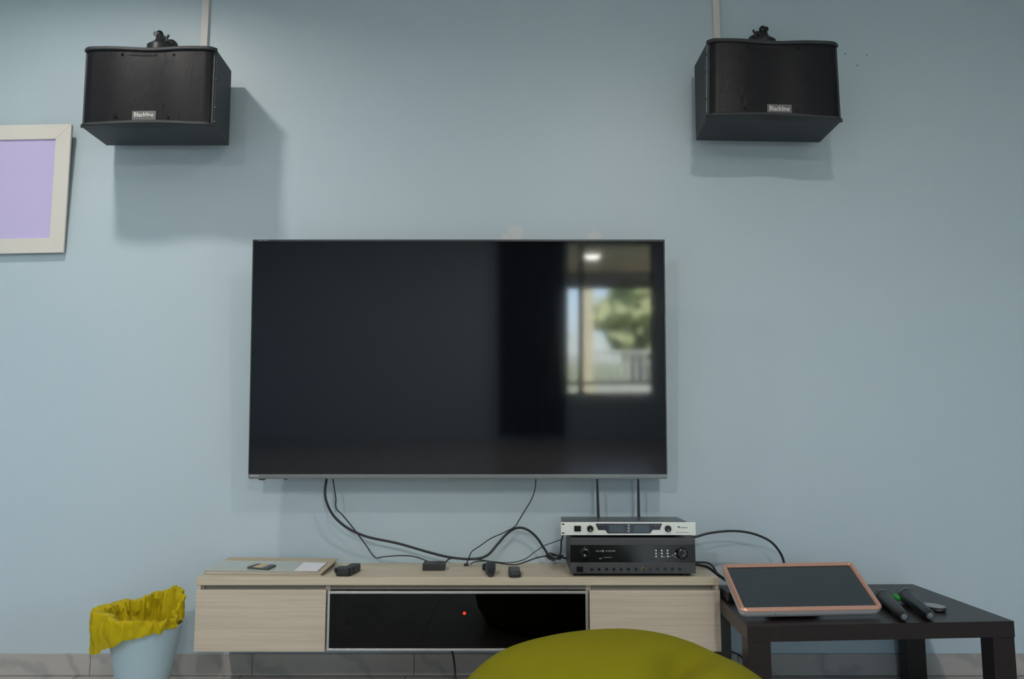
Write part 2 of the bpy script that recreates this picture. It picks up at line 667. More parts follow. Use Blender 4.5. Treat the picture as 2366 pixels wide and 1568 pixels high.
def window_right():
    y0, y1, z0, z1 = LW
    xa, xb = X1 + 0.05, X1 + 0.10
    bars = [((xa, y0, z0), (xb, y0 + 0.04, z1)), ((xa, y1 - 0.04, z0), (xb, y1, z1)), ((xa, y0, z0), (xb, y1, z0 + 0.04)), ((xa, y0, z1 - 0.04), (xb, y1, z1)),
            ((xa, -4.42, z0), (xb, -4.38, z1))]
    w = obj('window_2', B(*bars), M_WFRAME, kind='structure')
    obj('pane', B(((X1 + 0.074, y0, z0), (X1 + 0.078, y1, z1))), M_GLASS, w)


window_right()

# skirting of 60 cm tiles
SK_H = 0.077
seams = [at(232, 1530, -0.01).x, at(583, 1530, -0.01).x, at(944, 1530, -0.01).x]
seam0 = seams[1]
bm = bmesh.new()
x = seam0 - 0.592 * 5
while x < X1:
    a, b_ = max(x + 0.0012, X0), min(x + 0.592 - 0.0012, X1)
    if b_ > a:
        box(bm, (a, -0.012, 0.002), (b_, 0, SK_H))
    x += 0.592
obj('baseboard_front', bm, M_TILE, kind='structure')
obj('trim_1', B(((X0, -0.009, 0), (X1, 0, SK_H - 0.001))), M_GROUT, kind='structure')

# vertical cable trunking above each speaker
def trunk(p0, p1, zlow, lab):
    a, b_ = p0, p1
    bm = B(((a, -0.014, zlow), (b_, 0, Z1)))
    box(bm, (a - 0.0015, -0.003, zlow), (a, 0, Z1))
    o = obj('cable_trunking', bm, M_TRUNK, bevel=0.0015)
    tag(o, lab, 'cable trunking', 'cable trunking above the speakers')


# ------------------------------------------------------------------ outside
M_PORCH = mat('cream_porch_paint', srgb(226, 214, 184), 0.8, noise_scale=3, noise_amt=0.04)
M_PORCHCEIL = mat('beige_porch_ceiling', srgb(228, 210, 182), 0.8, noise_scale=3, noise_amt=0.04)
M_DIRT = mat('garden_ground', srgb(120, 128, 92), 0.9, noise_scale=2, noise_amt=0.2)
M_LEAF = mat('green_leaves', srgb(168, 174, 132), 0.8, noise_scale=3, noise_amt=0.35)
M_WHITE = mat('white_rail_paint', srgb(206, 208, 204), 0.6, noise_scale=3, noise_amt=0.03)
obj('exterior_ground', B(((-30, -45, -0.5), (30, Y1 - T, -0.12))), M_DIRT, kind='structure')
obj('porch_ceiling', B(((X0 - T, -9.6, 2.43), (X1 + 2, Y1 - T - 0.005, 2.53))), M_PORCHCEIL, kind='structure')
obj('porch_beam', B(((X0 - T, -9.6, 2.02), (X1 + 2, -9.45, 2.26))), mat('grey_porch_beam', srgb(120, 118, 116), 0.8, noise_scale=3, noise_amt=0.04), kind='structure')
obj('porch_fascia', B(((X0 - T, -9.58, 2.26), (X1 + 2, -9.47, 2.43))), M_PORCHCEIL, kind='structure')
bm = bmesh.new()
turned(bm, (1.15, -8.7, 2.43), (0, 0, -1), [(0, 0.11), (0.03, 0.105), (0.05, 0.07)], n=24)
tag(obj('porch_lamp', bm, emit('porch_lamp_glow', (1, 0.96, 0.9, 1), 45), smooth=True), 'small bright lamp on the porch ceiling, mirrored in the television', 'lamp')
obj('porch_floor', B(((X0 - T, -9.6, -0.12), (X1 + 2, Y1 - T - 0.005, 0))), M_FLOOR, kind='structure')
tag(obj('gate_pillar', B(((1.27, -12.2, -0.12), (1.50, -12.0, 2.6)), ((1.24, -12.23, 2.6), (1.53, -11.97, 2.68))), M_PORCH), 'cream gate pillar outside the window, mirrored in the television', 'pillar')
bm = B(((X0, -12.14, 0.86), (1.26, -12.06, 0.94)), ((1.51, -12.14, 0.97), (X1 + 2, -12.06, 1.03)), ((X0, -12.14, -0.12), (1.26, -12.06, 0.3)), ((1.51, -12.14, -0.12), (X1 + 2, -12.06, 0.42)))
xx = 1.58
while xx < X1 + 1.9:
    box(bm, (xx, -12.12, 0.42), (xx + 0.05, -12.08, 0.97))
    xx += 0.14
xx = X0 + 0.1
while xx < 1.2:
    box(bm, (xx, -12.12, 0.3), (xx + 0.05, -12.08, 0.86))
    xx += 0.14
tag(obj('garden_fence', bm, M_WHITE), 'low white garden railing beside the gate pillar, mirrored in the television', 'fence')


def tree(x, y, h, r, seed, lab):
    rnd = random.Random(seed)
    t = thing('garden_tree', lab, 'tree', (x, y, -0.12), 'trees outside the window')
    bm = bmesh.new()
    turned(bm, (x, y, -0.12), (0, 0, 1), [(0, 0.14), (h * 0.4, 0.09), (h * 0.75, 0.04)], n=10)
    obj('trunk', bm, M_DARKWOOD, t, smooth=True)
    bm = bmesh.new()
    for i in range(46):
        a, b_ = rnd.uniform(0, 6.28), rnd.uniform(-0.7, 1)
        q = r * rnd.uniform(0.35, 0.85)
        c = Vector((x + q * math.cos(a) * math.sqrt(1 - b_ * b_ * 0.9), y + q * math.sin(a) * math.sqrt(1 - b_ * b_ * 0.9), h * 0.62 + b_ * h * 0.36))
        s0 = len(bm.verts)
        sphere(bm, c, rnd.uniform(0.28, 0.5) * r * 0.75, seg=10)
        bm.verts.ensure_lookup_table()
        for v in bm.verts[s0:]:
            v.co += (v.co - c) * 0.5 * noise.noise(v.co * 3.1)
    obj('crown', bm, M_LEAF, t)


tree(2.9, -16.0, 2.7, 0.95, 1, 'leafy green tree outside the window, mirrored in the television')
tree(5.9, -17.0, 4.0, 1.3, 2, 'taller leafy green tree outside, further along the garden railing')
tree(0.6, -17.5, 2.0, 0.9, 3, 'lower leafy green tree outside behind the gate pillar')
tree(3.9, -21.0, 3.4, 1.3, 4, 'leafy green tree outside, furthest from the window')

# dark curtains beside the back window
M_CURT = mat('charcoal_curtain', srgb(60, 62, 66), 0.9, noise_scale=20, noise_amt=0.08)


def curtain(xa, xb, lab):
    bm = bmesh.new()
    n = 60
    rows = []
    for z in (0.08, 2.62):
        rows.append([bm.verts.new((xa + (xb - xa) * i / n, Y1 + 0.09 + 0.035 * math.sin(i * 0.95), z)) for i in range(n + 1)])
    for i in range(n):
        bm.faces.new((rows[0][i], rows[0][i + 1], rows[1][i + 1], rows[1][i]))
    bmesh.ops.solidify(bm, geom=bm.faces[:], thickness=0.004)
    o = obj('curtain', bm, M_CURT, smooth=True)
    tag(o, lab, 'curtain')


curtain(-0.15, 0.64, 'charcoal curtain drawn wide beside the back window, mirrored in the television')
bm = bmesh.new()
cyl(bm, (-0.25, Y1 + 0.09, 2.65), (0.75, Y1 + 0.09, 2.65), 0.014)
for xr in (-0.15, 0.7):
    box(bm, (xr - 0.01, Y1, 2.64), (xr + 0.01, Y1 + 0.09, 2.66))
tag(obj('curtain_rail', bm, M_WFRAME), 'dark rail holding the charcoal curtain', 'curtain rail')


# ceiling lamps
def lamp(x, y, power, lab):
    t = thing('ceiling_downlight', lab, 'ceiling light', (x, y, Z1 - 0.03), 'round downlights on the ceiling')
    bm = bmesh.new()
    turned(bm, (x, y, Z1), (0, 0, -1), [(0, 0.095), (0.022, 0.09), (0.028, 0.078), (0.020, 0.072), (0.0, 0.072)], n=36, capa=False, capb=False)
    obj('trim_ring', bm, M_WHITEPL, t, smooth=True)
    bm = bmesh.new()
    cyl(bm, (x, y, Z1 - 0.018), (x, y, Z1 - 0.004), 0.072, n=36)
    obj('diffuser', bm, emit('lamp_diffuser', (1, 0.95, 0.88, 1), 6), t)
    area('lamp_light', (0, 0, -0.002), (0, 0, 0), 0.13, 0, power, LAMP_COLOR, disk=True, parent=t, spread=152 if x < -1 and y > -2 else 172)


for (x, y, p), lab in zip(LAMPS, ('round white downlight on the ceiling above the left speaker', 'round white downlight on the ceiling in front of the right speaker',
                                 'unseen fill downlight added at the back of the room, left side', 'unseen fill downlight added at the back of the room, by the window')):
    lamp(x, y, p, lab)

# ------------------------------------------------------------------ television
def television():
    yt, yb = -0.18, -0.13
    BL, BR, TR, TL = at(573, 1106, yb), at(1542, 1106, yb), at(1536, 553, yt), at(584, 553, yt)
    W = ((BR - BL).length + (TR - TL).length) / 2
    Hh = ((TL - BL).length + (TR - BR).length) / 2
    cx = (BL.x + BR.x + TR.x + TL.x) / 4
    ux = Vector((1, 0, 0))
    uy = Vector((0, yt - yb, TL.z - BL.z)).normalized()
    un = uy.cross(ux) * -1
    if un.y > 0:
        un = -un
    o = Vector((cx - W / 2, yb, (BL.z + BR.z) / 2))
    t = thing('television', 'large black flat television with a window mirrored in its screen', 'television', (cx, -0.02, o.z))
    bm = bmesh.new()
    s = 0.0165
    ring_prism(bm, [(0, s), (W, s), (W, Hh), (0, Hh)], [(0.005, s), (W - 0.005, s), (W - 0.005, Hh - 0.008), (0.005, Hh - 0.008)], o, ux, uy, un, -0.03, 0.0)
    obj('bezel', bm, M_TVBEZ, t, bevel=0.0008)
    bm = bmesh.new()
    prism(bm, [(0.005, s), (W - 0.005, s), (W - 0.005, Hh - 0.008), (0.005, Hh - 0.008)], o, ux, uy, un, -0.028, -0.003)
    obj('screen', bm, M_SCREEN, t)
    bm = bmesh.new()
    prism(bm, [(0, 0.004), (W, 0.004), (W, s), (0, s)], o, ux, uy, un, -0.03, 0.001)
    prism(bm, [(0.002, 0), (W - 0.002, 0), (W - 0.002, 0.004), (0.002, 0.004)], o, ux, uy, un, -0.03, -0.0015)
    obj('lower_trim', bm, M_TVSTRIP, t, bevel=0.0008, label='gunmetal grey strip')
    bm = bmesh.new()
    prism(bm, rrect(0.08, 0.05, W - 0.08, Hh - 0.12, 0.03), o, ux, uy, un, -0.062, -0.03)
    obj('rear_housing', bm, M_BLACK, t)
    # wall mount reaching the wall
    for xx in (cx - 0.2, cx + 0.2):
        obj('mount_arm', B(((xx - 0.02, -0.13, o.z + 0.25), (xx + 0.02, 0, o.z + 0.65))), M_BLACK, t)
    bm = bmesh.new()
    prism(bm, [(0.038, -0.004), (0.058, -0.004), (0.06, 0), (0.034, 0)], o, ux, uy, un, -0.02, -0.004)
    obj('sensor', bm, M_BLACK, t)
    bm = bmesh.new()
    prism(bm, [(0.128, -0.003), (0.14, -0.003), (0.142, 0), (0.126, 0)], o, ux, uy, un, -0.02, -0.004)
    obj('joystick_button', bm, M_BLACK, t)
    bm = bmesh.new()
    prism(bm, [(0.042, -0.006), (0.054, -0.006), (0.054, -0.004), (0.042, -0.004)], o, ux, uy, un, -0.018, -0.006)
    obj('sticker', bm, mat('red_sticker', srgb(190, 90, 80), 0.5, noise_scale=50, noise_amt=0.1), t, label='small red sticker')
    # maker's marks, too small to read
    bm = bmesh.new()
    for k, wd in ((0, 0.004), (0.005, 0.003), (0.009, 0.004), (0.014, 0.003), (0.021, 0.005), (0.027, 0.003), (0.031, 0.004)):
        prism(bm, [(0.020 + k, Hh - 0.0055), (0.020 + k + wd, Hh - 0.0055), (0.020 + k + wd, Hh - 0.0028), (0.020 + k, Hh - 0.0028)], o, ux, uy, un, 0, 0.0006)
    obj('upper_logo', bm, mat('grey_logo_paint', srgb(120, 116, 124), 0.5, noise_scale=50, noise_amt=0.05), t)
    bm = bmesh.new()
    for k, wd in ((0, 0.005), (0.0065, 0.005), (0.013, 0.005), (0.0195, 0.005), (0.026, 0.004)):
        prism(bm, [(0.009 + k, 0.0095), (0.009 + k + wd, 0.0095), (0.009 + k + wd, 0.0135), (0.009 + k, 0.0135)], o, ux, uy, un, 0.001, 0.0016)
    obj('lower_logo', bm, M_ALU, t)


television()

# ------------------------------------------------------------------ speakers
def speaker(F4, Bk, yf, yb, lab, badge_u, side):
    """F4: front pixels bl, br, tr, tl; Bk: back pixels bl, br, tr, tl (None = inferred)"""
    f = [at(p[0], p[1], yf) for p in F4]
    b = [at(p[0], p[1], yb) if p else None for p in Bk]
    miss = [i for i in range(4) if b[i] is None]
    for i in miss:
        j, k, l = (i + 1) % 4, (i + 2) % 4, (i + 3) % 4
        b[i] = b[j] + b[l] - b[k]

    def P(u, v, w):
        q = [(f[i] * (1 - w) + b[i] * w) for i in range(4)]
        return (q[0] * (1 - u) + q[1] * u) * (1 - v) + (q[3] * (1 - u) + q[2] * u) * v
    base = P(0.5, 0, 0.5)
    t = thing('loudspeaker', lab, 'speaker', base, 'wall speakers above the television')
    D = (f[0] - b[0]).length
    tp = 0.045          # plate thickness as a share of the height

    def wf(u):          # front profile: two gentle lobes with a hollow between
        c = 0.022 * (1 + math.cos(4 * math.pi * u)) / 2
        e = min(u, 1 - u)
        if e < 0.07:
            c += 0.09 * (1 - e / 0.07) ** 2.2
        return 0.02 + c

    def pinch(u):
        return 0.012 * math.sin(math.pi * u) ** 4 + 0.004 * math.sin(math.pi * u) ** 2
    N = 64
    # body
    bm = bmesh.new()
    hexa(bm, [P(0.004, 0.004, 0.10), P(0.996, 0.004, 0.10), P(0.996, 0.004, 1), P(0.004, 0.004, 1), P(0.004, 0.996, 0.10), P(0.996, 0.996, 0.10), P(0.996, 0.996, 1), P(0.004, 0.996, 1)])
    obj('cabinet_body', bm, M_SPK, t, bevel=0.002)
    # plates
    for nm, v0, v1, sg in (('bottom_plate', 0.0, tp, 1.7), ('top_plate', 1 - tp, 1.0, -1)):
        bm = bmesh.new()
        rows = []
        for k, (v, w_) in enumerate(((v0, 0), (v0 + (v1 - v0) * 0.25, 1), (v0 + (v1 - v0) * 0.75, 1), (v1, 0))):
            row = []
            for i in range(N + 1):
                u = i / N
                row.append(bm.verts.new(P(-0.006 + 1.012 * u, v + sg * pinch(u), max(-0.02, wf(u) - (0.035 if w_ else 0.022)))))
            rows.append(row)
        back_lo = [bm.verts.new(P(-0.006 + 1.012 * i / N, v0, 0.115)) for i in range(N + 1)]
        back_hi = [bm.verts.new(P(-0.006 + 1.012 * i / N, v1, 0.115)) for i in range(N + 1)]
        rows.append(back_hi)
        rows.append(back_lo)
        for a in range(len(rows)):
            A, Bq = rows[a], rows[(a + 1) % len(rows)]
            for i in range(N):
                bm.faces.new((A[i], A[i + 1], Bq[i + 1], Bq[i]))
        bm.faces.new([r[0] for r in rows][::-1])
        bm.faces.new([r[N] for r in rows])
        obj(nm, bm, M_SPK, t)
    # grille
    bm = bmesh.new()
    rows = []
    for j in range(9):
        row = []
        for i in range(N + 1):
            u = i / N
            lo, hi = tp + 1.7 * pinch(u) - 0.002, 1 - tp - pinch(u) + 0.002
            row.append(bm.verts.new(P(0.006 + 0.988 * u, lo + (hi - lo) * j / 8, wf(u))))
        rows.append(row)
    for j in range(8):
        for i in range(N):
            bm.faces.new((rows[j][i], rows[j][i + 1], rows[j + 1][i + 1], rows[j + 1][i]))
    bmesh.ops.solidify(bm, geom=bm.faces[:], thickness=0.003)
    obj('front_grille', bm, M_GRILLE, t, smooth=True)
    # smooth strip under the top plate
    bm = bmesh.new()
    rows = []
    for v in (1 - tp - 0.055, 1 - tp - 0.012):
        rows.append([bm.verts.new(P(0.34 + 0.22 * i / 16, v - pinch(0.34 + 0.22 * i / 16), wf(0.34 + 0.22 * i / 16) - 0.008)) for i in range(17)])
    for i in range(16):
        bm.faces.new((rows[0][i], rows[0][i + 1], rows[1][i + 1], rows[1][i]))
    bmesh.ops.solidify(bm, geom=bm.faces[:], thickness=0.0015)
    obj('centre_strip', bm, M_SPK, t)
    # screws
    for u, v in ((0.30, 0.90), (0.69, 0.895), (0.275, 0.11), (0.665, 0.105)):
        bm = bmesh.new()
        p = P(u, v, wf(u))
        cyl(bm, p + Vector((0, 0.002, 0)), p + Vector((0, -0.004, 0)), 0.0042, n=12)
        obj('screw', bm, M_BLACK_GLOSS, t)
    # side rail with screws, towards the middle of the room
    us = 0.99 if side > 0 else 0.01
    o1 = 1.002 if side > 0 else -0.002
    bm = bmesh.new()
    hexa(bm, [P(us, 0.05, 0.115), P(o1, 0.05, 0.115), P(o1, 0.05, 0.15), P(us, 0.05, 0.15), P(us, 0.95, 0.115), P(o1, 0.95, 0.115), P(o1, 0.95, 0.15), P(us, 0.95, 0.15)])
    obj('side_rail', bm, M_STEEL if side < 0 else M_SPK, t)
    for v in (0.82, 0.6, 0.25, 0.07):
        bm = bmesh.new()
        p = P(o1, v, 0.13)
        cyl(bm, p - Vector((side * 0.002, 0, 0)), p + Vector((side * 0.004, 0, 0)), 0.004, n=12)
        obj('screw', bm, M_BLACK, t)
    # badge
    u0, u1, v0, v1 = badge_u
    n_ = (P(u1, 0.3, 0) - P(u0, 0.3, 0)).cross(P(0.5, 0.4, 0) - P(0.5, 0.3, 0)).normalized()
    if n_.y > 0:
        n_ = -n_
    w0 = wf((u0 + u1) / 2) - 0.012
    o = P(u0, v0, w0)
    ux = P(u1, v0, w0) - o
    uy = P(u0, v1, w0) - o
    W, Hh = ux.length, uy.length
    ux, uy = ux.normalized(), uy.normalized()
    bm = bmesh.new()
    prism(bm, [(0, 0), (W, 0), (W, Hh), (0, Hh)], o, ux, uy, n_, -0.008, 0.001)
    bd = obj('badge', bm, M_BADGE, t, bevel=0.0006, label='grey metal name badge')
    obj('lettering', text_bm('Blackline', o + ux * W * 0.09 + uy * Hh * 0.30, ux, uy, n_ , Hh * 0.50, W * 0.82, 0.0018, bold=0.004), M_WHITEPL, bd)
    # shift text forward of the plate
    bd.children[0].location = n_ * 0.0008
    return t, P


spkL, PL = speaker(((181, 290), (488, 288), (496, 105), (191, 106)), ((245, 337), (530, 337), (536, 163), None), -0.28, -0.06,
                   'black wall speaker by the lilac picture, seen from its right side', (0.395, 0.575, 0.075, 0.185), 1)
spkR, PR = speaker(((1636, 266), (1951, 276), (1940, 94), (1638, 86)), ((1607, 325), (1895, 330), None, (1603, 152)), -0.295, -0.06,
                   'black wall speaker above the dark side table, seen from its left side', (0.44, 0.62, 0.055, 0.175), -1)


def bracket(px, py, P, lab, lean):
    """ball-jointed wall bracket behind and above the cabinet"""
    c = at(px, py + 2, -0.10)
    top = P(0.56 if lean > 0 else 0.42, 1.0, 0.72)
    t = thing('speaker_bracket', lab, 'bracket', (c.x, 0, c.z), 'ball joint brackets of the speakers')
    bm = bmesh.new()
    turned(bm, (c.x, 0, c.z), (0, -1, 0), [(0, 0.03), (0.006, 0.03), (0.012, 0.018), (0.03, 0.011), (0.09, 0.011)], n=20)
    obj('wall_plate', bm, M_BLACK, t, smooth=True)
    bm = bmesh.new()
    sphere(bm, (c.x, -0.10, c.z), 0.0145, (1, 1, 1.15))
    obj('ball_joint', bm, M_BLACK_GLOSS, t, smooth=True)
    bm = bmesh.new()
    turned(bm, (c.x - 0.008 * lean, -0.112, c.z - 0.004), (-0.5 * lean, -1, -0.2), [(0, 0.0095), (0.006, 0.0095), (0.0062, 0.0055), (0.003, 0.005)], n=18)
    obj('bolt_cap', bm, M_ALU if lean > 0 else M_BLACK, t, smooth=True)
    # saddle standing on the cabinet roof
    zt = P(0.5, 1.0, 0.75).z
    bm = bmesh.new()
    turned(bm, (c.x + 0.003, -0.10, zt - 0.004), (0, 0, 1), [(0, 0.048), (c.z - zt - 0.048, 0.046), (c.z - zt - 0.038, 0.034), (c.z - zt - 0.024, 0.019), (c.z - zt, 0.012)], n=24)
    obj('saddle', bm, M_BLACK, t, smooth=True)
    bm = bmesh.new()
    zk = c.z - 0.026
    cyl(bm, (c.x, -0.10, zk), (c.x + 0.034 * lean, -0.11, zk + 0.008), 0.007, 0.005, n=12)
    cyl(bm, (c.x + 0.026 * lean, -0.11, zk - 0.012), (c.x + 0.04 * lean, -0.11, zk + 0.02), 0.0045, n=10)
    cyl(bm, (c.x + 0.040 * lean, -0.11, zk - 0.008), (c.x + 0.024 * lean, -0.11, zk + 0.014), 0.0045, n=10)
    obj('wing_nut', bm, M_BLACK, t, smooth=True)


bracket(369, 78, PL, 'black ball joint bracket over the left speaker, with bright bolt cap', 1)
bracket(1762, 67, PR, 'black ball joint bracket over the right speaker', -1)
trunk(at(468, 52, 0).x, at(484, 52, 0).x, PL(0.9, 0.75, 1).z, 'cream vertical cable trunking running up behind the left speaker')
trunk(at(1646, 45, 0).x, at(1661.5, 45, 0).x, PR(0.1, 0.75, 1).z, 'cream vertical cable trunking running up behind the right speaker')

# ------------------------------------------------------------------ picture
def picture():
    TR, BR = at(165, 286, -0.055), at(146, 583, -0.022)
    TL, BLp = at(-230, 297, -0.055), at(-240, 587, -0.022)
    ux = ((TR - TL).normalized() + (BR - BLp).normalized()).normalized()
    uy = ((TR - BR).normalized())
    un = ux.cross(uy).normalized()
    if un.y > 0:
        un = -un
    H_ = (TR - BR).length
    W = (BR - BLp).length
    o = BR - ux * W
    t = thing('picture_frame', 'ivory framed lilac picture on the wall beside the left speaker', 'picture', (BR.x - W / 2, 0, BR.z))
    fw = 0.058
    bm = bmesh.new()
    # four mitred rails
    q = [(0, 0), (W, 0), (W, H_), (0, H_)]
    i_ = [(fw, fw), (W - fw, fw), (W - fw, H_ - fw), (fw, H_ - fw)]
    for k in range(4):
        j = (k + 1) % 4
        prism(bm, [q[k], q[j], i_[j], i_[k]], o, ux, uy, un, -0.010, 0.0)
    obj('frame', bm, M_FRAME, t, bevel=0.0012)
    bm = bmesh.new()
    prism(bm, [(0.003, 0.003), (W - 0.003, 0.003), (W - 0.003, H_ - 0.003), (0.003, H_ - 0.003)], o, ux, uy, un, -0.018, -0.010)
    obj('backing', bm, M_FRAMESIDE, t, label='brown backing board')
    bm = bmesh.new()
    prism(bm, [(fw - 0.004, fw - 0.004), (W - fw + 0.004, fw - 0.004), (W - fw + 0.004, H_ - fw + 0.004), (fw - 0.004, H_ - fw + 0.004)], o, ux, uy, un, -0.0095, -0.006)
    obj('picture_panel', bm, M_LILAC, t, label='plain lilac panel')


picture()

# ------------------------------------------------------------------ floating cabinet
CT = 0.400          # height of the cabinet top
CF = -0.298         # depth of the front edge
CX0, CX1 = at(454, 1345, CF).x, at(1662, 1345, CF).x
ZB = at(1000, 1505, CF).z


def cabinet():
    t = thing('media_cabinet', 'pale oak floating cabinet on the wall under the television', 'cabinet', ((CX0 + CX1) / 2, 0, ZB))
    zt = CT - 0.026
    zg = CT - 0.040      # bottom of the finger groove
    obj('top_panel', B(((CX0 - 0.001, CF, zt), (CX1, 0, CT))), M_OAK_TOP, t, bevel=0.0012)
    x0, x1 = CX0 + 0.003, CX1 - 0.002
    th = 0.016
    xa, xb = at(753.5, 1430, CF).x, at(1361, 1430, CF).x
    # carcass: ends, floor, back, dividers
    bm = B(((x0, CF + 0.019, ZB), (x0 + th, 0, zt)), ((x1 - th, CF + 0.019, ZB), (x1, 0, zt)), ((x0 + th, CF + 0.019, ZB), (x1 - th, 0, ZB + th)),
           ((x0 + th, -0.012, ZB + th), (x1 - th, 0, zt)), ((xa - 0.008, CF + 0.02, ZB + th), (xa + 0.008, -0.012, zt)), ((xb - 0.008, CF + 0.02, ZB + th), (xb + 0.008, -0.012, zt)),
           ((x0 + 0.001, CF + 0.002, zg - 0.002), (x0 + 0.011, CF + 0.022, zt)), ((x1 - 0.011, CF + 0.002, zg - 0.002), (x1 - 0.001, CF + 0.022, zt)))
    obj('carcass', bm, M_OAK, t)
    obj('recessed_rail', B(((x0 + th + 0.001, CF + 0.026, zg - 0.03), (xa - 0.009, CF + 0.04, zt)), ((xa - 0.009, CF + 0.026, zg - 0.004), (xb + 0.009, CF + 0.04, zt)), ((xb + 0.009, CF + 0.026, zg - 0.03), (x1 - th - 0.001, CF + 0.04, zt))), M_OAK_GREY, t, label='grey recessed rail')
    obj('drawer_front', B(((x0 - 0.003, CF, ZB), (xa - 0.0025, CF + 0.018, zg - 0.001))), M_OAK, t, bevel=0.001)
    obj('drawer_front', B(((xb + 0.0025, CF, ZB), (x1 + 0.003, CF + 0.018, zg - 0.003))), M_OAK, t, bevel=0.001)
    # glass flap in an aluminium frame
    g0, g1, z0, z1 = xa + 0.0035, xb - 0.0035, ZB + 0.002, zg - 0.006
    fr = 0.0075
    bm = bmesh.new()
    o = Vector((0, CF, 0))
    ring_prism(bm, [(g0, z0), (g1, z0), (g1, z1), (g0, z1)], [(g0 + fr, z0 + fr), (g1 - fr, z0 + fr), (g1 - fr, z1 - fr), (g0 + fr, z1 - fr)], o, Vector((1, 0, 0)), Vector((0, 0, 1)), Vector((0, -1, 0)), -0.018, 0.0)
    d = obj('flap_door', bm, M_ALU, t, bevel=0.0008, label='aluminium framed flap')
    obj('glass_pane', B(((g0 + fr - 0.001, CF + 0.006, z0 + fr - 0.001), (g1 - fr + 0.001, CF + 0.010, z1 - fr + 0.001))), M_GLASS_DARK, d, label='smoked dark glass')
    # dark lining of the open bay behind the glass
    M_LIN = mat('dark_bay_lining', srgb(58, 54, 52), 0.7, noise_scale=10, noise_amt=0.05)
    bm = B(((xa + 0.009, CF + 0.045, ZB + th), (xb - 0.009, -0.02, ZB + th + 0.004)), ((xa + 0.009, -0.024, ZB + th + 0.004), (xb - 0.009, -0.013, zt - 0.002)))
    obj('bay_lining', bm, M_LIN, t)
    bm = B(((xa + 0.01, CF + 0.06, ZB + 0.125), (xa + 0.36, -0.03, ZB + 0.135)))
    return t, xa, xb


cab, XA, XB = cabinet()
# set top box inside with its red light
def settop():
    zf = ZB + 0.0205
    a = at(905, 1480, CF + 0.10)
    b_ = at(1105, 1480, CF + 0.10)
    t = thing('set_top_box', 'black box with a red standby light behind the cabinet glass', 'set top box', ((a.x + b_.x) / 2, CF + 0.17, zf))
    yf = CF + 0.075
    zl = at(1073, 1416, yf).z
    obj('casing', B(((a.x - 0.03, yf, zf), (b_.x + 0.02, yf + 0.16, zl + 0.014))), M_BLACK_GLOSS, t, bevel=0.003)
    bm = bmesh.new()
    p = at(1073, 1416, yf)
    turned(bm, p + Vector((0, 0.002, 0)), (0, -1, 0), [(0, 0.0055), (0.003, 0.0055), (0.006, 0.003)], n=14)
    obj('standby_light', bm, M_RED, t, smooth=True, label='glowing red standby light')


settop()

# ------------------------------------------------------------------ receiver and amplifier
UX, UZ, UN = Vector((1, 0, 0)), Vector((0, 0, 1)), Vector((0, -1, 0))


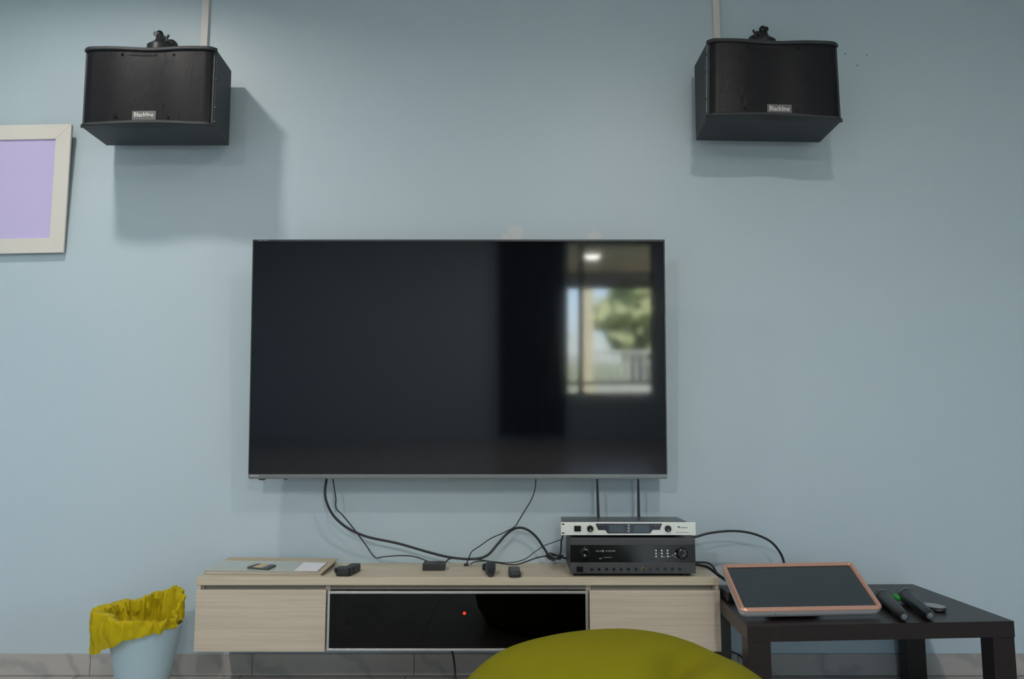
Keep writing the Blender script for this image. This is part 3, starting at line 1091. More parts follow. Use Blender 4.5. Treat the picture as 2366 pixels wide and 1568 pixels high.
def receiver():
    yf = -0.272
    tl, br = at(1296, 1206, yf), at(1608, 1236, yf)
    x0, x1, z0, z1 = tl.x, br.x, at(1450, 1236, yf).z, at(1450, 1206, yf).z
    t = thing('wireless_receiver', 'slim silver wireless microphone receiver with two aerials, on the black amplifier', 'receiver', ((x0 + x1) / 2, yf + 0.08, z0 - 0.012))
    S = lambda px: at(px, 1220, yf).x
    Zp = lambda py: at(1450, py, yf).z
    bx0, bx1 = S(1303), S(1588)
    yb = yf + 0.165
    obj('casing', B(((bx0, yf + 0.004, z0 + 0.001), (bx1, yb, z1 + 0.0015))), M_STEEL, t, bevel=0.0015)
    obj('faceplate', B(((x0, yf, z0), (x1, yf + 0.004, z1))), M_SILVER, t, bevel=0.0008)
    for px, py in ((1301, 1210.5), (1301, 1231)):
        bm = bmesh.new()
        prism(bm, rrect(S(px) - 0.0048, Zp(py) - 0.0022, S(px) + 0.0048, Zp(py) + 0.0022, 0.0021), Vector((0, yf, 0)), UX, UZ, UN, -0.001, 0.0006)
        obj('rack_slot', bm, M_BLACK, t)
    bm = bmesh.new()
    box(bm, (S(1326.5), yf - 0.004, Zp(1227)), (S(1342), yf, Zp(1214)))
    obj('power_switch', bm, M_BLACK_GLOSS, t, bevel=0.001)
    for px in (1363.5, 1543):
        bm = bmesh.new()
        turned(bm, (S(px), yf, Zp(1220.5)), (0, -1, 0), [(0, 0.0115), (0.010, 0.0105), (0.0125, 0.0085)], n=28)
        k = obj('volume_knob', bm, M_BLACK_GLOSS, t, smooth=False)
        bm = bmesh.new()
        box(bm, (S(px) - 0.0009, yf - 0.0135, Zp(1220.5) - 0.007), (S(px) + 0.0009, yf - 0.0125, Zp(1220.5) - 0.001))
        obj('pointer_mark', bm, M_WHITEPL, k)
        bm = bmesh.new()
        for a in range(-50, 231, 28):
            aa = math.radians(a)
            cyl(bm, (S(px) + 0.0142 * math.cos(aa), yf + 0.001, Zp(1220.5) + 0.0142 * math.sin(aa)), (S(px) + 0.0142 * math.cos(aa), yf - 0.0005, Zp(1220.5) + 0.0142 * math.sin(aa)), 0.0006, n=6)
        obj('dial_marks', bm, M_BLACK, t)
    # dark display window with cut corners
    bm = bmesh.new()
    poly = [(1376, 1209), (1530, 1209), (1524.5, 1223.5), (1508, 1223.5), (1502, 1231.8), (1404, 1231.8), (1398, 1224), (1382, 1224)]
    prism(bm, [(S(a), Zp(b_)) for a, b_ in poly], Vector((0, yf, 0)), UX, UZ, UN, -0.001, 0.0012)
    d = obj('display_window', bm, mat('dark_display_acrylic', srgb(44, 48, 58), 0.12, noise_scale=20, noise_amt=0.05), t)
    for a, b_ in ((1407, 1440), (1465, 1500)):
        bm = bmesh.new()
        prism(bm, rrect(S(a), Zp(1229), S(b_), Zp(1213), 0.002), Vector((0, yf, 0)), UX, UZ, UN, 0.0011, 0.0018)
        obj('display_screen', bm, mat('grey_blue_lcd', srgb(62, 76, 88), 0.2, noise_scale=20, noise_amt=0.05), d)
    for ch, py in (('U', 1215.5), ('H', 1222), ('F', 1229)):
        obj('lettering', text_bm(ch, Vector((S(1450.3), yf - 0.0013, Zp(py))), UX, UZ, UN, 0.0068, 0.0062, 0.0006, bold=0.02), M_WHITEPL, d)
    for px in (1385, 1391, 1515, 1521.5):
        bm = bmesh.new()
        cyl(bm, (S(px), yf - 0.0012, Zp(1213)), (S(px), yf - 0.002, Zp(1213)), 0.0011, n=8)
        obj('indicator_dot', bm, M_SILVERPL, d)
    # faint lettering beside the right knob
    bm = bmesh.new()
    for a, b_, py, h in ((1566, 1571, 1217, 0.005), (1573, 1578, 1218.5, 0.003), (1579.5, 1583, 1218.5, 0.003), (1584.5, 1588, 1218.5, 0.003), (1562, 1592, 1229.5, 0.0012)):
        box(bm, (S(a), yf - 0.0006, Zp(py) - h / 2), (S(b_), yf, Zp(py) + h / 2))
    obj('maker_mark', bm, M_STEEL, t)
    for px in (bx0 + 0.03, bx1 - 0.03):
        for yy in (yf + 0.02, yb - 0.02):
            bm = bmesh.new()
            cyl(bm, (px, yy, z0 + 0.002), (px, yy, AMP_TOP), 0.009, n=16)
            obj('rubber_foot', bm, M_BLACK, t)
    # aerials at the back
    for px, lean in ((1382, 0.004), (1475, -0.001)):
        xb_ = at(px + 1, 1205, yb + 0.008).x
        zb = z0 + 0.02
        bm = bmesh.new()
        cyl(bm, (xb_, yb, zb), (xb_, yb + 0.012, zb), 0.006, n=16)
        top = Vector((xb_ - lean, yb + 0.010, zb + 0.20))
        base = Vector((xb_, yb + 0.010, zb - 0.006))
        turned(bm, base, top - base, [(0, 0.0062), (0.03, 0.0062), (0.033, 0.0052), (0.12, 0.0045), (0.16, 0.0030), (0.205, 0.0026)], n=16)
        obj('antenna', bm, M_CABLE, t, smooth=True)
    return t


AYF = -0.285
AMP_TOP = at(1450, 1242, AYF).z
AMP_Z0 = CT + 0.010


def amplifier():
    yf = AYF
    S = lambda px: at(px, 1290, yf).x
    Zp = lambda py: at(1450, py, yf).z
    x0, x1 = S(1318), S(1607)
    z1 = AMP_TOP
    z0 = AMP_Z0
    t = thing('karaoke_amplifier', 'wide black amplifier with knobs and button rows on the oak cabinet', 'amplifier', ((x0 + x1) / 2, yf + 0.12, CT))
    obj('casing', B(((x0 + 0.002, yf + 0.008, z0), (x1 - 0.002, yf + 0.255, z1 - 0.001))), M_BLACK, t, bevel=0.002)
    grey = mat('dark_grey_front_panel', srgb(66, 66, 70), 0.45, metal=0.3, noise_scale=60, noise_amt=0.05, stretch=(1, 1, 20))
    obj('upper_panel', B(((x0, yf, Zp(1259)), (x1, yf + 0.008, z1))), grey, t, bevel=0.001)
    obj('lower_panel', B(((x0, yf, z0), (x1, yf + 0.008, Zp(1299)))), grey, t, bevel=0.001)
    band = obj('display_band', B(((x0, yf + 0.0012, Zp(1299)), (x1, yf + 0.008, Zp(1259)))), M_BLACK_GLOSS, t)
    for px, r in ((1351, 0.0195), (1575, 0.0195)):
        bm = bmesh.new()
        turned(bm, (S(px), yf + 0.001, Zp(1277)), (0, -1, 0), [(0, r), (0.018, r * 0.93), (0.022, r * 0.82), (0.023, r * 0.55), (0.0205, 0.002)], n=40)
        k = obj('dial_knob', bm, M_BLACK_GLOSS, t, smooth=True)
        if px > 1400:
            bm = bmesh.new()
            hexa(bm, [Vector((S(px) + a, yf - b_, Zp(1277) + c)) for a, b_, c in ((0.006, 0.022, 0.0085), (0.0095, 0.022, 0.0115), (0.0095, 0.020, 0.0115), (0.006, 0.020, 0.0085), (0.005, 0.022, 0.0098), (0.0085, 0.022, 0.0128), (0.0085, 0.020, 0.0128), (0.005, 0.020, 0.0098))])
            obj('pointer_mark', bm, M_SILVERPL, k)
    # keypad of nine white dots
    for i in range(3):
        for j in range(3):
            bm = bmesh.new()
            p = Vector((S(1516 + 13.4 * i), yf + 0.001, Zp(1271.5 + 6.8 * j)))
            turned(bm, p, (0, -1, 0), [(0, 0.0029), (0.003, 0.0027), (0.004, 0.0018)], n=14)
            obj('keypad_button', bm, M_WHITEPL, t, smooth=True)
    bm = bmesh.new()
    for a, b_, py, h in ((1532, 1536, 1286, .002), (1547, 1550, 1285, .002), (1553, 1557, 1282, .002), (1559, 1562, 1278.5, .006), (1559, 1562, 1286, .002)):
        box(bm, (S(a), yf + 0.0002, Zp(py) - h / 2), (S(b_), yf + 0.0013, Zp(py) + h / 2))
    obj('symbol_marks', bm, M_SILVERPL, band)
    # lettering too small to read, drawn as short bars, and slot below it
    bm = bmesh.new()
    for a, b_, h in ((1377, 1380, .0042), (1382, 1384.5, .0042), (1386.5, 1389, .0042), (1390.5, 1396, .0062), (1400, 1403, .0045), (1404.8, 1407.5, .0045), (1409, 1411.8, .0045), (1413.4, 1416, .0045), (1417.8, 1421.5, .0045)):
        box(bm, (S(a), yf + 0.0002, Zp(1272.5) - h / 2), (S(b_), yf + 0.0013, Zp(1272.5) + h / 2))
    obj('maker_mark', bm, mat('dim_grey_print', srgb(120, 122, 124), 0.5, noise_scale=50, noise_amt=0.1), band)
    bm = bmesh.new()
    box(bm, (S(1384), yf, Zp(1291.5)), (S(1391), yf + 0.0013, Zp(1288)))
    box(bm, (S(1395), yf, Zp(1288.2)), (S(1415), yf + 0.0013, Zp(1286.2)))
    obj('usb_slot', bm, M_STEEL, band)
    bm = bmesh.new()
    box(bm, (S(1332), yf - 0.004, Zp(1321)), (S(1347), yf, Zp(1308)))
    obj('power_switch', bm, M_BLACK_GLOSS, t, bevel=0.001)
    for i in range(13):
        px = 1367 + 16.9 * i
        bm = bmesh.new()
        turned(bm, (S(px), yf, Zp(1314)), (0, -1, 0), [(0, 0.0046), (0.007, 0.0042), (0.008, 0.003)], n=18)
        obj('control_knob', bm, M_BLACK_GLOSS, t, smooth=True)
        if i == 7:
            bm = bmesh.new()
            ring_prism(bm, [(0.0050 * math.cos(a), 0.0050 * math.sin(a)) for a in [math.radians(15 * k) for k in range(24)]],
                       [(0.0044 * math.cos(a), 0.0044 * math.sin(a)) for a in [math.radians(15 * k) for k in range(24)]], Vector((S(px), yf, Zp(1314))), UX, UZ, UN, -0.001, 0.0015)
            obj('lit_ring', bm, M_YEL_LED, t, label='glowing yellow ring')
    for xx in (x0 + 0.03, x1 - 0.03):
        for yy in (yf + 0.035, yf + 0.22):
            bm = bmesh.new()
            cyl(bm, (xx, yy, CT), (xx, yy, z0 + 0.001), 0.016, 0.018, n=20)
            obj('foot', bm, M_BLACK, t)


amplifier()
receiver()

# ------------------------------------------------------------------ things on the cabinet
def quadslab(name, pix, z, th, m, parent=None, bevel=0.0, top=True):
    """slab whose upper outline passes through the pixels at height z"""
    pts = [atz(px, py, z) for px, py in pix]
    bm = bmesh.new()
    hexa(bm, [p - Vector((0, 0, th)) for p in pts] + pts)
    return obj(name, bm, m, parent, bevel=bevel)


def rect_on(z, fl, fr, depth, th, name, m, skew=0.0, bevel=0.0):
    """rectangular sheet: front edge through two pixels at height z, going back by depth"""
    a, b_ = atz(*fl, z), atz(*fr, z)
    ux = (b_ - a).normalized()
    uy = Vector((-ux.y, ux.x, 0))
    uy = (uy + ux * skew).normalized()
    c = [a, b_, b_ + uy * depth, a + uy * depth]
    bm = bmesh.new()
    hexa(bm, [p - Vector((0, 0, th)) for p in c] + c)
    return obj(name, bm, m, bevel=bevel)


def keep(y):
    return min(y, -0.012)


PY0, PZ0, PSL = -0.26, 0.4095, 0.064      # the pile rises gently towards the wall


def onpile(px, py, off=0.0, slope=1.0):
    """point where the pixel ray meets the sloping top of the pile"""
    r = ray(px, py)
    k = PSL * slope
    t = (PZ0 + off + k * (-CAM_D - PY0) - CAM_H) / (r.z - k * r.y)
    p = Vector((r.x * t, -CAM_D + r.y * t, CAM_H + r.z * t))
    if p.y > -0.012:
        p.z -= k * (p.y + 0.012)
        p.y = -0.012
    return p


def slab_pix(name, pix, off, th, m, lab, cat, slope=1.0, group=None):
    pts = [onpile(px, py, off, slope) for px, py in pix]
    bm = bmesh.new()
    hexa(bm, [p - Vector((0, 0, th)) for p in pts] + pts)
    o = obj(name, bm, m, bevel=0.0005)
    tag(o, lab, cat, group)
    return o


slab_pix('cardboard_sheet', ((470, 1324), (742, 1327), (777, 1296), (520, 1292.5)), -0.0055, 0.0038, M_CARD, 'flat brown cardboard sheet lying lowest in the pile on the cabinet', 'cardboard', 0.25)
slab_pix('white_board', ((476, 1321), (741, 1324), (776, 1295), (522, 1292)), -0.0015, 0.0035, M_PAPER, 'white board sandwiched between the two cardboard sheets in the pile', 'board', 0.5)
slab_pix('cardboard_sheet', ((473, 1318), (745, 1322), (781, 1290), (530, 1286.5)), 0.0025, 0.0035, M_CARD, 'upper brown cardboard sheet in the pile, under the glassy sheet', 'cardboard')
slab_pix('glass_sheet', ((472, 1316), (735, 1319), (757, 1297), (513, 1294)), 0.0050, 0.0024, M_SHEET, 'grey-green glassy sheet topping the cardboard pile', 'glass sheet')
slab_pix('paper_sheet', ((680, 1317.5), (732, 1318.7), (754, 1300.5), (702, 1298.5)), 0.0060, 0.0008, M_PAPER, 'white printed paper on the right end of the glassy sheet', 'paper')


def card_pack():
    pts = [(571, 1308.5), (618, 1313), (638, 1304), (595, 1300.5)]
    c = [onpile(px, py, 0.0113) for px, py in pts]
    t = thing('card_pack', 'small dark packet with yellow middle lying on the glassy sheet', 'packet', ((c[0] + c[2]) / 2).to_tuple())
    bm = bmesh.new()
    hexa(bm, [p - Vector((0, 0, 0.0059)) for p in c] + c)
    obj('sleeve', bm, mat('dark_grey_card', srgb(72, 74, 78), 0.5, noise_scale=80, noise_amt=0.1), t, bevel=0.001)

    def strip(s0, s1, m, nm):
        a, b_, cc, d = c
        q = [a.lerp(b_, s0), a.lerp(b_, s1), d.lerp(cc, s1), d.lerp(cc, s0)]
        q = [p + Vector((0, 0, 0.0006)) for p in q]
        bm = bmesh.new()
        hexa(bm, [p - Vector((0, 0, 0.0006)) for p in q] + q)
        obj(nm, bm, m, t)
    strip(0.28, 0.52, mat('ochre_print', srgb(196, 170, 110), 0.5, noise_scale=80, noise_amt=0.1), 'yellow_stripe')
    strip(0.52, 0.72, mat('pale_print', srgb(170, 160, 158), 0.5, noise_scale=80, noise_amt=0.1), 'pale_stripe')


card_pack()


def rounded_block(name, m, o, ux, uy, L, W, h0, h1, r, parent=None, taper=1.0, smooth=True, n=6):
    """pillowy block; ux, uy = axes on the support, h0..h1 heights; taper narrows the far end"""
    bm = bmesh.new()
    un = Vector((0, 0, 1))
    out = rrect(-W / 2, 0, W / 2, L, r, n)
    rings = []
    for k, (ins, hh) in enumerate(((0.12, h0), (0.0, h0 + (h1 - h0) * 0.2), (0.0, h0 + (h1 - h0) * 0.7), (0.06, h0 + (h1 - h0) * 0.92), (0.18, h1))):
        ring = []
        for a, b_ in out:
            s = 1 - ins * 0.6
            tt = 1 + (taper - 1) * (b_ / L)
            aa, bb = a * s * tt, L / 2 + (b_ - L / 2) * (1 - ins * 0.35)
            ring.append(bm.verts.new(o + ux * aa + uy * bb + un * hh))
        rings.append(ring)
    m_ = len(out)
    for a, b_ in zip(rings, rings[1:]):
        for i in range(m_):
            j = (i + 1) % m_
            bm.faces.new((a[i], a[j], b_[j], b_[i]))
    bm.faces.new(rings[0][::-1])
    bm.faces.new(rings[-1])
    return obj(name, bm, m, parent, smooth=False)


# black clip-like gadget beside the boards
def gadget():
    a = atz(800, 1331, CT)
    d = (atz(830, 1314, CT) - a)
    d.z = 0
    uy = d.normalized()
    ux = Vector((uy.y, -uy.x, 0))
    t = thing('black_torch', 'chunky black two-piece gadget lying beside the cardboard pile', 'gadget', a)
    rounded_block('head', M_BLACK, a - ux * 0.012 - uy * 0.005, ux, uy, 0.045, 0.052, 0, 0.028, 0.012, t)
    rounded_block('body', M_BLACK, a - ux * 0.004 + uy * 0.035, ux, uy, 0.090, 0.036, 0, 0.024, 0.010, t)
    bm = bmesh.new()
    cyl(bm, a + Vector((-0.038, 0.01, 0.018)), a + Vector((-0.028, 0.006, 0.018)), 0.009, n=18)
    obj('button', bm, M_BLACK_GLOSS, t, smooth=True)


gadget()


def hdmi_box():
    yf = -0.17
    a = atz(976, 1318, CT)
    b_ = atz(1027, 1318, CT)
    h = 0.024
    t = thing('splitter_box', 'small black cable box at the middle of the cabinet top', 'cable box', ((a.x + b_.x) / 2, a.y + 0.03, CT))
    obj('casing', B(((a.x, a.y, CT), (b_.x, a.y + 0.062, CT + h))), M_BLACK, t, bevel=0.002)
    bm = B(((a.x + 0.01, a.y + 0.012, CT + h), (a.x + 0.03, a.y + 0.02, CT + h + 0.0006)), ((a.x + 0.035, a.y + 0.012, CT + h), (a.x + 0.05, a.y + 0.02, CT + h + 0.0006)))
    obj('print_marks', bm, M_STEEL, t)
    return a, b_, h


HA, HB, HH = hdmi_box()


def plug():
    p = atz(1077, 1307, CT)
    t = thing('cable_plug', 'tiny dark plug lying between the cable box and the remotes', 'plug', p)
    obj('shell', B(((p.x - 0.008, p.y - 0.004, CT), (p.x + 0.009, p.y + 0.010, CT + 0.008))), M_BLACK, t, bevel=0.0015)
    bm = bmesh.new()
    cyl(bm, (p.x + 0.009, p.y + 0.003, CT + 0.004), (p.x + 0.016, p.y + 0.003, CT + 0.004), 0.0028, n=12)
    obj('tip', bm, M_ALU, t, smooth=True)
    return p


PLUG = plug()


def puck_remote():
    """dark remote with a tapering nose pointing to the viewer"""
    a = atz(1133, 1333, CT)
    t = thing('tapered_remote', 'dark tapered air mouse remote lying nose forward, with small top buttons', 'remote', a)
    ux, uy = Vector((1, 0, 0)), Vector((-0.03, 1, 0)).normalized()
    bm = bmesh.new()
    rings = []
    for s, w, h in ((0.0, 0.011, 0.014), (0.012, 0.017, 0.019), (0.035, 0.024, 0.026), (0.065, 0.029, 0.032), (0.095, 0.031, 0.037), (0.110, 0.027, 0.034), (0.116, 0.02, 0.024)):
        ring = []
        for k in range(20):
            an = 2 * math.pi * k / 20
            c_, s_ = math.cos(an), math.sin(an)
            c_ = math.copysign(abs(c_) ** 0.7, c_)
            s_ = math.copysign(abs(s_) ** 0.7, s_)
            ring.append(bm.verts.new(a + uy * s + ux * (w / 2 * c_ * 1.25) + Vector((0, 0, h / 2 + h / 2 * s_))))
        rings.append(ring)
    for p, q in zip(rings, rings[1:]):
        for k in range(20):
            j = (k + 1) % 20
            bm.faces.new((p[k], p[j], q[j], q[k]))
    bm.faces.new(rings[0][::-1])
    bm.faces.new(rings[-1])
    obj('shell', bm, M_BLACK, t, smooth=True)
    for dx, dy in ((-0.009, 0.085), (0.0, 0.090), (0.009, 0.085), (0.0, 0.077)):
        bm = bmesh.new()
        cyl(bm, a + uy * dy + ux * dx + Vector((0, 0, 0.031)), a + uy * dy + ux * dx + Vector((0, 0, 0.0375)), 0.003, n=12)
        obj('button', bm, M_STEEL, t)
    bm = bmesh.new()
    turned(bm, a + uy * 0.095 - ux * 0.021 + Vector((0, 0, 0.018)), (1, 0, 0), [(-0.007, 0.008), (-0.003, 0.012), (0.012, 0.012)], n=20)
    obj('side_grip', bm, M_BLACK_GLOSS, t, smooth=True)


puck_remote()


def small_remote():
    a = atz(1190, 1334, CT)
    t = thing('remote_control', 'short black remote control with button grid, between the tapered remote and the amplifier', 'remote', a)
    ux, uy = Vector((1, 0.03, 0)).normalized(), Vector((-0.03, 1, 0)).normalized()
    rounded_block('shell', M_BLACK, a, ux, uy, 0.125, 0.040, 0, 0.017, 0.008, t)
    for i in range(3):
        for j in range(5):
            p = a + ux * (-0.0100 + 0.0100 * i) + uy * (0.040 + 0.0165 * j) + Vector((0, 0, 0.017))
            bm = B(((p.x - 0.0032, p.y - 0.0035, p.z - 0.001), (p.x + 0.0032, p.y + 0.0035, p.z + 0.0012)))
            obj('button', bm, M_STEEL, t)


small_remote()

# ------------------------------------------------------------------ cables
def cable(pix, r, lab, group='loose black cables', extra0=None, extra1=None):
    """pix: (px, py, depth) points; depth = distance from the wall"""
    pts = [at(px, py, -d) for px, py, d in pix]
    if extra0 is not None:
        pts = [Vector(extra0)] + pts
    if extra1 is not None:
        pts = pts + [Vector(extra1)]
    for i, p in enumerate(pts):
        if CX0 - 0.02 < p.x < CX1 + 0.01 and CF < p.y < 0 and 0.3 < p.z < CT + r + 0.001:
            pts[i].z = CT + r + 0.001
    bm = bmesh.new()
    tube(bm, pts, r)
    o = obj('cable', bm, M_CABLE, smooth=True)
    tag(o, lab, 'cable', group)
    return o


cable([(757, 1092, .078), (751, 1135, .08), (757, 1166, .085), (775, 1196, .08), (806, 1221, .075), (850, 1240, .07), (920, 1255, .07), (990, 1275, .07), (1040, 1287, .07), (1090, 1291, .07), (1125, 1283, .07), (1150, 1256, .06), (1172, 1232, .055),
       (1195, 1219, .05), (1218, 1223, .05), (1240, 1241, .05), (1258, 1268, .05), (1272, 1287, .055), (1296, 1290, .06)], 0.0044,
      'thick black cable sweeping from the television down to the amplifier')
cable([(767, 1092, .078), (772, 1125, .078), (776, 1150, .075), (777, 1173, .07), (790, 1188, .07), (806, 1207, .065), (828, 1235, .062), (845, 1258, .065), (866, 1287, .075), (885, 1286, .08), (925, 1283, .085), (960, 1286, .10)], 0.0022,
      'thin black cable kinked from the television into the cable box', extra1=(HA.x + 0.026, HA.y + 0.062, CT + 0.017))
cable([(1239, 1092, .078), (1236, 1130, .078), (1227, 1155, .075), (1212, 1180, .065), (1198, 1203, .06), (1188, 1217, .062), (1160, 1232, .062), (1135, 1243, .065), (1110, 1260, .07), (1090, 1274, .075), (1083, 1290, .085)], 0.0020,
      'thin black cable from the right part of the television bottom to the plug', extra1=(PLUG.x, PLUG.y + 0.010, CT + 0.005))
cable([(1040, 1290, .085), (1065, 1291, .08), (1110, 1293, .08), (1150, 1300, .085), (1190, 1304, .10), (1215, 1297, .10), (1245, 1287, .09), (1275, 1283, .08), (1302, 1283, .08)], 0.0024,
      'black cable running along the cabinet top from the cable box to the amplifier', extra0=(HB.x - 0.006, HB.y + 0.062, CT + 0.014))
cable([(1098, 1297, .105), (1130, 1296, .10), (1160, 1299, .097), (1190, 1298, .094), (1215, 1290, .092), (1235, 1275, .09), (1258, 1260, .09), (1280, 1252, .09), (1301, 1244, .09)], 0.0016,
      'thin cable rising along the wall to the silver receiver', extra0=(PLUG.x + 0.016, PLUG.y + 0.004, CT + 0.004))
cable([(1302, 1232, .095), (1297, 1250, .10), (1296, 1270, .10), (1292, 1284, .10), (1281, 1293, .10), (1270, 1291, .10), (1262, 1283, .10), (1272, 1278, .10), (1292, 1285, .09), (1309, 1290, .08)], 0.0030,
      'looped black cable hanging at the back left corner of the amplifier')
cable([(1592, 1238, .11), (1606, 1240, .12), (1640, 1231, .12), (1690, 1226, .12), (1735, 1231, .12), (1775, 1247, .12), (1797, 1268, .12), (1810, 1294, .12)], 0.0041,
      'black cable arching from the receiver to behind the rose gold screen', extra1=at(1815, 1335, -0.13))
cable([(1596, 1294, .07), (1608, 1298, .08), (1635, 1300, .09), (1650, 1312, .10)], 0.0036, 'short black cable curling off the right end of the cabinet', extra1=at(1660, 1335, -.13))
cable([(1596, 1300, .10), (1612, 1304, .115), (1635, 1311, .13), (1655, 1324, .17), (1672, 1336, .20)], 0.0052, 'thick black cable dropping from the amplifier behind the rose gold screen', extra1=at(1700, 1356, -.235))
cable([(1044, 1500, .10), (1048, 1520, .09), (1051, 1545, .09), (1053, 1575, .10), (1060, 1600, .10)], 0.0035, 'black cable hanging below the cabinet to the floor', extra1=(at(1075, 1590, -0.15).x, -0.15, 0.0035))
cable([(1640, 1484, .035), (1666, 1495, .03), (1692, 1505, .03), (1714, 1517, .03), (1723, 1532, .03), (1721, 1545, .03), (1716, 1553, .035)], 0.0028, 'black cable looping to the floor between the cabinet and the side table')

# ------------------------------------------------------------------ side table
TZ = 0.33
TFL, TFR, TBR, TBL = Vector((0.676, -0.675, TZ)), Vector((1.480, -0.615, TZ)), Vector((1.471, -0.035, TZ)), Vector((0.708, -0.05, TZ))


def side_table():
    t = thing('side_table', 'low dark brown wooden side table at the right end of the cabinet', 'table', ((TFL + TBR) / 2).to_tuple()[:2] + (0,))
    c = [TFL, TFR, TBR, TBL]
    bm = bmesh.new()
    hexa(bm, [p - Vector((0, 0, 0.046)) for p in c] + c)
    obj('tabletop', bm, M_DARKWOOD, t, bevel=0.0015)
    s = 0.066
    ux = (TFR - TFL).normalized()
    for p, sx, sy in ((TFL, 1, 1), (TFR, -1, 1), (TBR, -1, -1), (TBL, 1, -1)):
        uy = Vector((0, 1, 0))
        a = p + Vector((0.0015 * sx, 0.002 * sy, 0))
        b_ = a + Vector((s * sx, s * 0.07 * (1 if sy > 0 else 0) * sx, 0))
        cc = b_ + uy * s * sy
        d = a + uy * s * sy
        q = [Vector((v.x, v.y, 0)) for v in (a, b_, cc, d)]
        bm = bmesh.new()
        hexa(bm, q + [v + Vector((0, 0, TZ - 0.046)) for v in q])
        obj('leg', bm, M_DARKWOOD, t, bevel=0.001)


side_table()


def touchscreen():
    BLp, BRp, TRp, TLp = at(1712, 1411, -CAM_D + 2.43), at(2043, 1405, -CAM_D + 2.47), at(1969, 1297, -CAM_D + 2.70), at(1666, 1303, -CAM_D + 2.66)
    ctr = (BLp + BRp + TRp + TLp) / 4
    base = Vector((ctr.x, ctr.y, TZ))
    t = thing('touchscreen_monitor', 'rose gold framed touchscreen leaning back on the dark side table', 'screen', base)
    # bilinear sheet in the four corners
    un = (BRp - BLp).cross(TLp - BLp).normalized()

    def Q(u, v, d=0.0):
        return (BLp * (1 - u) + BRp * u) * (1 - v) + (TLp * (1 - u) + TRp * u) * v + un * d

    Wd, Hd = (BRp - BLp).length, (TLp - BLp).length

    def ringpts(ins, r, n=8):
        out = []
        for x, y in rrect(ins, ins, Wd - ins, Hd - ins, r, n):
            out.append((x / Wd, y / Hd))
        return out

    def loft(levels, cap0, cap1, name, m, parent=t, smooth=True):
        bm = bmesh.new()
        rings = [[bm.verts.new(Q(u, v, d)) for u, v in ringpts(ins, r)] for ins, r, d in levels]
        n = len(rings[0])
        for a, b_ in zip(rings, rings[1:]):
            for i in range(n):
                j = (i + 1) % n
                bm.faces.new((a[i], a[j], b_[j], b_[i]))
        if cap0:
            bm.faces.new(rings[0][::-1])
        if cap1:
            bm.faces.new(rings[-1])
        return obj(name, bm, m, parent, smooth=smooth)
    loft([(0.002, 0.018, -0.006), (0.0, 0.020, -0.003), (0.001, 0.019, 0.0), (0.006, 0.014, 0.0035), (0.012, 0.010, 0.003), (0.0155, 0.004, -0.001), (0.016, 0.003, -0.004)], False, False, 'frame', M_ROSE)
    loft([(0.0155, 0.003, -0.006), (0.0155, 0.003, -0.0035)], True, True, 'display_panel', M_TOUCH, smooth=False)
    loft([(0.03, 0.02, -0.0325), (0.012, 0.022, -0.0315), (0.0045, 0.022, -0.025), (0.0015, 0.022, -0.015), (0.0010, 0.020, -0.0055)], True, True, 'back_shell', M_SILVERPL)
    for u in (0.24, 0.75):
        bm = bmesh.new()
        p = Q(u, 0.004, -0.012)
        cyl(bm, p, p + Vector((0, -0.004, -0.001)), 0.002, n=10)
        obj('screw', bm, M_ALU, t)
    # prop behind the top edge
    bm = bmesh.new()
    a, b_ = Q(0.3, 0.72, -0.0315), Q(0.7, 0.72, -0.0315)
    hexa(bm, [Vector((a.x, a.y + 0.02, TZ)), Vector((b_.x, b_.y + 0.02, TZ)), Vector((b_.x, b_.y + 0.028, TZ)), Vector((a.x, a.y + 0.028, TZ)), a, b_, b_ + Vector((0, 0.008, 0)), a + Vector((0, 0.008, 0))])
    obj('prop_stand', bm, M_BLACK, t)


touchscreen()


M_MIC = mat('satin_black_microphone_body', srgb(20, 22, 25), 0.35, noise_scale=80, noise_amt=0.08)


def microphone(pa, pb, lab, ring):
    """pa: grille end pixel, pb: handle end pixel, both on the table top"""
    a = atz(pa[0], pa[1], TZ + 0.0262)
    b_ = atz(pb[0], pb[1], TZ + 0.016)
    ax = (b_ - a)
    L = ax.length
    ax.normalize()
    t = thing('microphone', lab, 'microphone', (a.x, a.y, TZ), 'microphones on the side table')
    bm = bmesh.new()
    turned(bm, a, ax, [(-0.028, 0.007), (-0.025, 0.014), (-0.018, 0.0205), (-0.005, 0.0238), (0.008, 0.0235)], n=28)
    obj('grille_head', bm, M_GRILLE, t, smooth=True)
    bm = bmesh.new()
    turned(bm, a, ax, [(0.008, 0.0240), (0.010, 0.0256), (0.016, 0.0256), (0.018, 0.0235)], n=28)
    obj('collar', bm, M_STEEL, t, smooth=True)
    bm = bmesh.new()
    turned(bm, a, ax, [(0.018, 0.0225), (0.05, 0.0205), (0.10, 0.0180), (L - 0.055, 0.0160), (L - 0.050, 0.0150), (L - 0.008, 0.0152), (L, 0.012)], n=28)
    h = obj('handle', bm, M_MIC, t, smooth=True)
    bm = bmesh.new()
    turned(bm, a + ax * L, ax, [(-0.001, 0.0085), (0.0015, 0.008), (0.002, 0.005)], n=24)
    obj('end_cap', bm, M_STEEL, h, smooth=True)
    if ring:
        side = Vector((-ax.y, ax.x, 0)).normalized()
        if side.x > 0:
            side = -side
        bm = bmesh.new()
        c = a + side * 0.025 + ax * 0.004 + Vector((0, 0, -0.009))
        sphere(bm, c, 0.014, (1, 1.3, 0.85))
        obj('indicator_light', bm, M_GREEN, t, smooth=True, label='green lit indicator')


microphone((2040, 1376), (2090, 1424), 'black microphone lying closest to the rose gold screen', False)
microphone((2092, 1373), (2150, 1422), 'black microphone with a green light at its head, beside the flat oval device', True)


